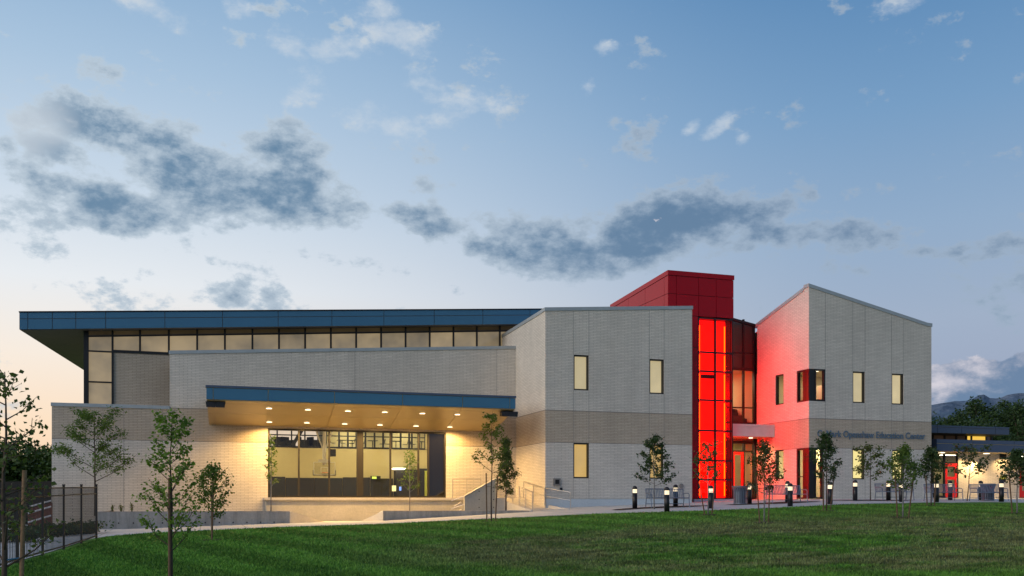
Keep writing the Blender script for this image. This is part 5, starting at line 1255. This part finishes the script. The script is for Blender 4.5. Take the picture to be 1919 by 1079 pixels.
# lawn trees, left to right
b = atd(8, 1079, 15.5); b = (b[0], b[1], T(b[0], b[1])); h = hgt(b, 688)
t0 = make_tree('near tree cut by the left edge of the photo, tied to a thick round post', b, h, .5, lambda t: .85*(1-.35*t), 3, 'leaf_olive', .085, 560, 20, 'bark', .05, [], .8, 3, name='young_tree', cluster=.09)
pst = atd(38.5, 1079, 15.6); z0 = T(pst[0], pst[1])
MB().tube([(pst[0]-b[0], pst[1]-b[1], z0-b[2]-.1), (pst[0]-b[0]+.06, pst[1]-b[1], (HY-881)/F*15.6-b[2])], .036, 12).build('stake', 'post_wood', t0)
MB().tube([(pst[0]-b[0]+.02, pst[1]-b[1], .75), (0, 0, .72)], .015, 6).build('tie', 'blue_panel', t0)
b = atd(2, 1079, 19.0); b = (b[0]-.35, b[1], T(b[0], b[1]))
b = (xY(178, 44.0), 44.0+3.6, -.55); b = (xY(178, 47.6), 47.6, -.55)
make_tree('open airy tree behind the end post of the picket fence, against the hall', b, hgt(b, 768), 1.3, lambda t: 1.75*(1-.55*t), 11, 'leaf_green', .12, 3600, 16, 'bark', .055, [], .75, 4, elong=2.6, cluster=.13, clumpy=.75)
b = atd(321, 1079, 19.2); b = (b[0], b[1], T(b[0], b[1])); m = mpx(b)
make_tree('tall bright green sapling with a bound stake in the left foreground', b, hgt(b, 764), .62, lambda t: .66*(1-.75*t)+.08, 21, 'leaf_fresh', .072, 1500, 24, 'bark', .034, [(-.03, -.05, 2.1, .0, .03, 'stake_wood')], 1.25, 4, cluster=.065, clumpy=.8)
b = tree_at(397, 1012); make_tree('rounded dark green sapling with one stake, below the left end of the canopy', b, hgt(b, 864), .75, oval(.66), 31, 'leaf_green', .075, 1700, 20, 'bark', .032, [(.0, -.06, 1.9, .05, .028, 'stake_wood')], .85, 4, cluster=.085)
b = tree_at(508, 958, bed=48.3); make_tree('thin sapling at the left edge of the gymnasium window', b, hgt(b, 812), 1.2, lambda t: .30*(1-.7*t)+.05, 41, 'leaf_green', .085, 520, 14, 'pale_bark', .035, [], 1.4, 2, cluster=.06)
b = tree_at(768, 957, bed=48.0); make_tree('thin sapling in front of the right part of the gymnasium window', b, hgt(b, 842), .95, lambda t: .42*(1-.6*t)+.05, 43, 'leaf_green', .085, 460, 14, 'pale_bark', .030, [], 1.5, 2, cluster=.07)
b = tree_at(921, 977); hh = hgt(b, 886)
make_tree('tall sparse sapling between two stakes at the foot of the stair wall', b, hgt(b, 766), 1.9, lambda t: .68*(1-.70*t)+.06, 51, 'leaf_green', .090, 900, 18, 'bark', .035, [(-.20, 0, hh, -.03, .028, 'stake_wood'), (.17, 0, hh-.1, .10, .028, 'stake_wood')], .9, 3, cluster=.07, clumpy=.6)
b = tree_at(948, 958, bed=46.9); b = (b[0], b[1], -.5); make_tree('dense dark cone shaped young tree beside the ramp', b, hgt(b, 814), .85, lambda t: .68*(1-.92*t)*(.6+.4*min(1, t*4)), 61, 'leaf_dark', .085, 3400, 28, 'bark', .04, [], .9, 4, cluster=.09)
b = tree_at(1226, 954, 43.6); make_tree('wide branching young tree behind the first bench, over the lower window', b, hgt(b, 812), 1.05, lambda t: 1.05*(1-.80*t)+.05, 71, 'leaf_dark', .095, 1700, 17, 'pale_bark', .035, [], .6, 4, cluster=.075, clumpy=.8)
b = tree_at(1327, 965); hh = hgt(b, 905); g = mpx(b)
make_tree('sparse olive sapling with two leaning stakes in front of the glowing red shaft', b, hgt(b, 826), 1.15, lambda t: .62*(1-.6*t)+.05, 81, 'leaf_olive', .085, 620, 14, 'pale_bark', .03, [(-6*g, 0, hh, -13*g, .026, 'stake_wood'), (7*g, 0, hh, 8*g, .026, 'stake_wood')], .9, 3, cluster=.08, clumpy=.6)
b = tree_at(1432, 980); hh = hgt(b, 890); g = mpx(b)
make_tree('nearest leafy sapling on the right lawn, two stakes, in front of the entrance', b, hgt(b, 824), .95, oval(.62, .6), 91, 'leaf_dark', .072, 1900, 20, 'pale_bark', .03, [(-9*g, 0, hh, -8*g, .024, 'stake_wood'), (9*g, 0, hh, 4*g, .024, 'stake_wood')], 1.0, 3, cluster=.085)
b = tree_at(1549, 957); hh = hgt(b, 884); g = mpx(b)
make_tree('leafy sapling with two stakes partly covering the first letters of the sign', b, hgt(b, 808), 1.15, oval(.62, .4), 101, 'leaf_dark', .085, 1700, 18, 'bark', .032, [(-7*g, 0, hh, 0, .03, 'stake_wood'), (8*g, 0, hh, 9*g, .026, 'stake_wood')], 1.0, 3, cluster=.085)
b = tree_at(1631, 938, 49.5); make_tree('loose reddish stemmed sapling without stakes, right of the first yellow window', b, hgt(b, 833), 1.0, lambda t: 1.0*(1-.55*t), 111, 'leaf_olive', .11, 900, 13, 'bark', .032, [], .7, 3, cluster=.10, clumpy=.6)
b = tree_at(1692, 970.5); hh = hgt(b, 882); g = mpx(b)
make_tree('bushy staked sapling standing well forward on the right lawn', b, hgt(b, 833), .95, oval(.62, .6), 121, 'leaf_green', .075, 2300, 22, 'pale_bark', .032, [(-12*g, 0, hh, -6*g, .026, 'stake_wood'), (12*g, 0, hh, 14*g, .026, 'stake_wood')], .95, 4, cluster=.09)
b = tree_at(1745, 947.5); hh = hgt(b, 890); g = mpx(b)
make_tree('staked sapling where the right block ends, in front of the low wing', b, hgt(b, 836), 1.0, oval(.58, .5), 131, 'leaf_dark', .095, 1500, 18, 'bark', .03, [(-9*g, 0, hh, -3*g, .028, 'stake_wood'), (7*g, 0, hh, 5*g, .028, 'stake_wood')], 1.0, 3, cluster=.09)
b = tree_at(1812, 937, 50); make_tree('slender leaning sapling silhouetted on the glowing wall of the low wing', b, hgt(b, 832), 1.1, lambda t: 1.15*(1-.4*t), 141, 'leaf_dark', .13, 520, 12, 'bark', .03, [], .8, 3, lean=(.12, 0), cluster=.09, clumpy=.55)
b = tree_at(1906, 962); hh = hgt(b, 886); g = mpx(b)
make_tree('rightmost staked sapling at the edge of the photo', b, hgt(b, 842), 1.0, oval(.68, .6), 151, 'leaf_dark', .085, 1900, 18, 'pale_bark', .032, [(-11*g, 0, hh, -8*g, .026, 'stake_wood')], .95, 3, cluster=.09)
# grass-free soil rings at the lawn trees
for px, py in ((397, 1012), (921, 977), (1327, 965), (1432, 980), (1549, 957), (1692, 970.5), (1745, 947.5), (1906, 962)):
    q = hit(px, py); disc('soil_ring', 'mulch', q, .42, .42, .012)

# shrubs in the bed before the hall and behind the fence
def shrub(label, base, w, h, seed, leaf='leaf_green', n=260, ls=.09, group='small shrubs in the planting bed'):
    rnd = random.Random(seed); t = empty('shrub', base, 0, label, 'shrub', group); L = Leaves(); st = MB()
    for k in range(7):
        a = rnd.uniform(0, 6.28); q = Vector((math.cos(a)*w*rnd.uniform(.2, .8), math.sin(a)*w*.6, h*rnd.uniform(.6, 1))); st.tube([(0, 0, -.02), q*.5, q], .008, 4, False)
        for j in range(n//7): L.add(q*rnd.uniform(.3, 1)+Vector((rnd.gauss(0, w*.2), rnd.gauss(0, w*.2), rnd.gauss(0, .05))), ls, rnd)
    st.build('stems', 'bark', t); L.build('foliage', leaf, t)
for i, (px, w, h) in enumerate(((210, .12, .42), (227, .18, .50), (247, .12, .55))):
    b = (xY(px, 49.8), 49.8, -.53); shrub(['leftmost small leafy shrub against the foot of the hall wall', 'middle small leafy shrub against the foot of the hall wall', 'rightmost small leafy shrub against the foot of the hall wall'][i], b, w, h, 200+i, n=90, ls=.06)
for i, (px, py, d, w) in enumerate(((70, 996, 36, 1.3), (100, 992, 37, 1.4), (135, 985, 38, 1.6), (165, 985, 38.5, .9), (30, 1008, 32, 1.4))):
    q = atd(px, py, d); q = (q[0], q[1], T(q[0], q[1])); shrub(['low dark shrub behind the third picket bay, by the block wall', 'low dark shrub between the two pale handrail ends and the hall corner', 'widest low dark shrub, in front of the hall corner behind the fence', 'small dark shrub behind the last fence bay beside the airy tree', 'nearest low dark shrub at the far left behind the fence'][i], q, w, .55, 220+i, 'leaf_dark', 900, .12, 'low dark shrubs behind the picket fence')

# background trees
def big_tree(label, x, y, h, w, seed, group, leaf='leaf_dark', n=5200, ls=.34, z0=None, trunkh=.25):
    rnd = random.Random(seed); z = T(x, y) if z0 is None else z0
    t = empty('broadleaf_tree', (x, y, z), 0, label, 'tree', group); tr = MB(); tr.tube([(0, 0, -.3), (rnd.uniform(-.3, .3), 0, h*.45), (rnd.uniform(-.4, .4), 0, h*.8)], [.28, .2, .06], 8)
    cl = []
    for k in range(26):
        a = rnd.uniform(0, 6.28); e = rnd.uniform(-.9, 1.4); rr = rnd.uniform(.35, 1)**.6
        c = Vector((math.cos(a)*math.cos(e)*w*rr, math.sin(a)*math.cos(e)*w*rr*.8, h*(.5+trunkh*.5)+math.sin(e)*h*.42*rr)); r_ = rnd.uniform(.16, .34)*w; cl.append((c, r_))
        tr.tube([(0, 0, h*.3), c*.6+Vector((0, 0, h*.12)), c], [.1, .06, .02], 5, False)
    tr.build('trunk', 'bark', t)
    L = Leaves()
    for k in range(n):
        c, r_ = cl[rnd.randrange(len(cl))]; d = Vector((rnd.gauss(0, 1), rnd.gauss(0, 1), rnd.gauss(0, .75))); d = d.normalized()*r_*rnd.uniform(.35, 1.08)
        L.add(c+d, ls, rnd, .2, 1.5)
    L.build('crown', leaf, t)
def bt_px(label, px, ytop, Y, w, seed, group, **kw):
    x = xY(px, Y); z = -.3; h = (zY(px, ytop, Y)-z)*.94; big_tree(label, x, Y, h, w, seed, group, z0=z, **kw)
gR, gL = 'large trees behind the low wing', 'dark trees and hedge at the left edge'
for i, (px, yt, Y, w, lb) in enumerate(((1757, 768, 92, 4.2, 'dark broadleaf tree peeping out just right of the tall brick block'), (1800, 772, 96, 3.6, 'lower dark tree behind the left end of the slate roof band'), (1846, 746, 90, 4.6, 'tallest dark tree rising above the middle of the low wing roof'),
      (1885, 752, 94, 4.0, 'dark tree between the tallest tree and the right edge of the photo'), (1925, 755, 86, 5.0, 'dark tree cut off by the right edge of the photo'), (1822, 790, 82, 4.5, 'low dark tree filling the gap under the taller ones behind the low wing'), (1880, 792, 80, 5.0, 'low dark tree close behind the right end of the upper roof band'), (1975, 750, 88, 5, 'dark tree just beyond the right edge of the photo'))):
    bt_px(lb, px, yt, Y, w, 300+i, gR, n=6000, ls=.30)
for i, (px, yt, Y, w, lb) in enumerate(((-40, 850, 62, 4.0, 'dark tree beyond the left edge of the photo'), (12, 872, 64, 3.8, 'dark hedge tree at the far left behind the near sapling'), (50, 880, 62, 3.2, 'low dark hedge tree behind the screened fence'), (86, 850, 66, 2.6, 'dark tree touching the left end of the brick hall'), (30, 815, 72, 1.8, 'thin ragged tree against the pale dusk sky at left'), (66, 815, 74, 1.6, 'thin upright tree against the dusk sky, left of the hall'), (95, 882, 63, 3.0, 'dark hedge tree tucked beside the hall wall'))):
    bt_px(lb, px, yt, Y, w, 330+i, gL, leaf='leaf_hedge', n=5200 if w > 2 else 620, ls=.26)

# ------------------------------------------------------------------ mountains beyond the right wing
def mountains():
    rnd = random.Random(5); nx, ny = 220, 26; V = []; Fs = []
    prof = [(1000, 800), (1300, 790), (1600, 772), (1747, 760), (1775, 752), (1800, 752), (1822, 747), (1842, 738), (1856, 748), (1870, 746), (1890, 739), (1910, 738), (1935, 733), (2000, 740), (2200, 735), (2600, 770), (3400, 820)]
    D = 6500
    for j in range(ny):
        f = j/(ny-1)
        for i in range(nx):
            px = 1000+2400*i/(nx-1); yt = np.interp(px, [p[0] for p in prof], [p[1] for p in prof])
            ht = (HY-yt)/F; d = D*(.72+.28*f); r = (px-CX)/F
            ridge = f**1.15; wob = math.sin(px*.11+f*9)*.06+math.sin(px*.043-f*14)*.08+math.sin(px*.27+f*5)*.03
            z = ht*D*ridge*(1+wob*(1-f)*1.6)+(-20 if f == 0 else 0)+(rnd.uniform(-1, 1)*6 if f > .95 else rnd.uniform(-1, 1)*14)
            V.append(((S+r*C_)*d, (C_-r*S)*d, z))
    for j in range(ny-1):
        for i in range(nx-1): a = j*nx+i; Fs.append((a, a+1, a+1+nx, a+nx))
    me = bpy.data.meshes.new('mountains'); me.from_pydata(V, [], Fs); me.materials.append(MATS['hazy_rock']); o = bpy.data.objects.new('mountains', me); col.objects.link(o); tag(o, kind='structure')
mountains()

# ------------------------------------------------------------------ grass blades on the lawn
def grass():
    rng = np.random.default_rng(7); N = 260000
    # more blades close to the camera
    dd = 18+(rng.random(N)**1.5)*27; rr = rng.uniform(-.60, .62, N)
    x = (S+rr*C_)*dd; y = (C_-rr*S)*dd
    ey_ = np.interp(x, ex, ey); fx = -4.66+(y-21)*(1.24/15.2)
    ok = (y < ey_-.05) & ((x > fx+.12) | (y > 60)) & (x > -5)
    x, y, dd = x[ok], y[ok], dd[ok]; n = len(x)
    # coarse height grid
    gx = np.arange(-12, 62, 1.0); gy = np.arange(12, 52, 1.0); G = np.array([[T(a, b) for a in gx] for b in gy])
    ix = np.clip(((x-gx[0])).astype(int), 0, len(gx)-2); iy = np.clip(((y-gy[0])).astype(int), 0, len(gy)-2); fx_ = x-gx[0]-ix; fy_ = y-gy[0]-iy
    z = G[iy, ix]*(1-fx_)*(1-fy_)+G[iy, ix+1]*fx_*(1-fy_)+G[iy+1, ix]*(1-fx_)*fy_+G[iy+1, ix+1]*fx_*fy_
    h = rng.uniform(.03, .075, n); a = rng.uniform(0, 2*math.pi, n); w = .008+.0004*dd; lx, ly = rng.normal(0, .025, n), rng.normal(0, .025, n)
    V = np.empty((n, 3, 3)); V[:, 0] = np.stack([x-np.cos(a)*w, y-np.sin(a)*w, z-.01], 1); V[:, 1] = np.stack([x+np.cos(a)*w, y+np.sin(a)*w, z-.01], 1); V[:, 2] = np.stack([x+lx, y+ly, z+h], 1)
    me = bpy.data.meshes.new('grass'); me.vertices.add(n*3); me.vertices.foreach_set('co', V.reshape(-1)); me.loops.add(n*3); me.loops.foreach_set('vertex_index', np.arange(n*3, dtype=np.int32))
    me.polygons.add(n); me.polygons.foreach_set('loop_start', np.arange(0, n*3, 3, dtype=np.int32)); me.polygons.foreach_set('loop_total', np.full(n, 3, dtype=np.int32)); me.update(); me.validate()
    me.materials.append(MATS['grass_blade']); o = bpy.data.objects.new('grass', me); col.objects.link(o); tag(o, 'short green mown grass covering the lawn', 'grass', kind='stuff')
grass()
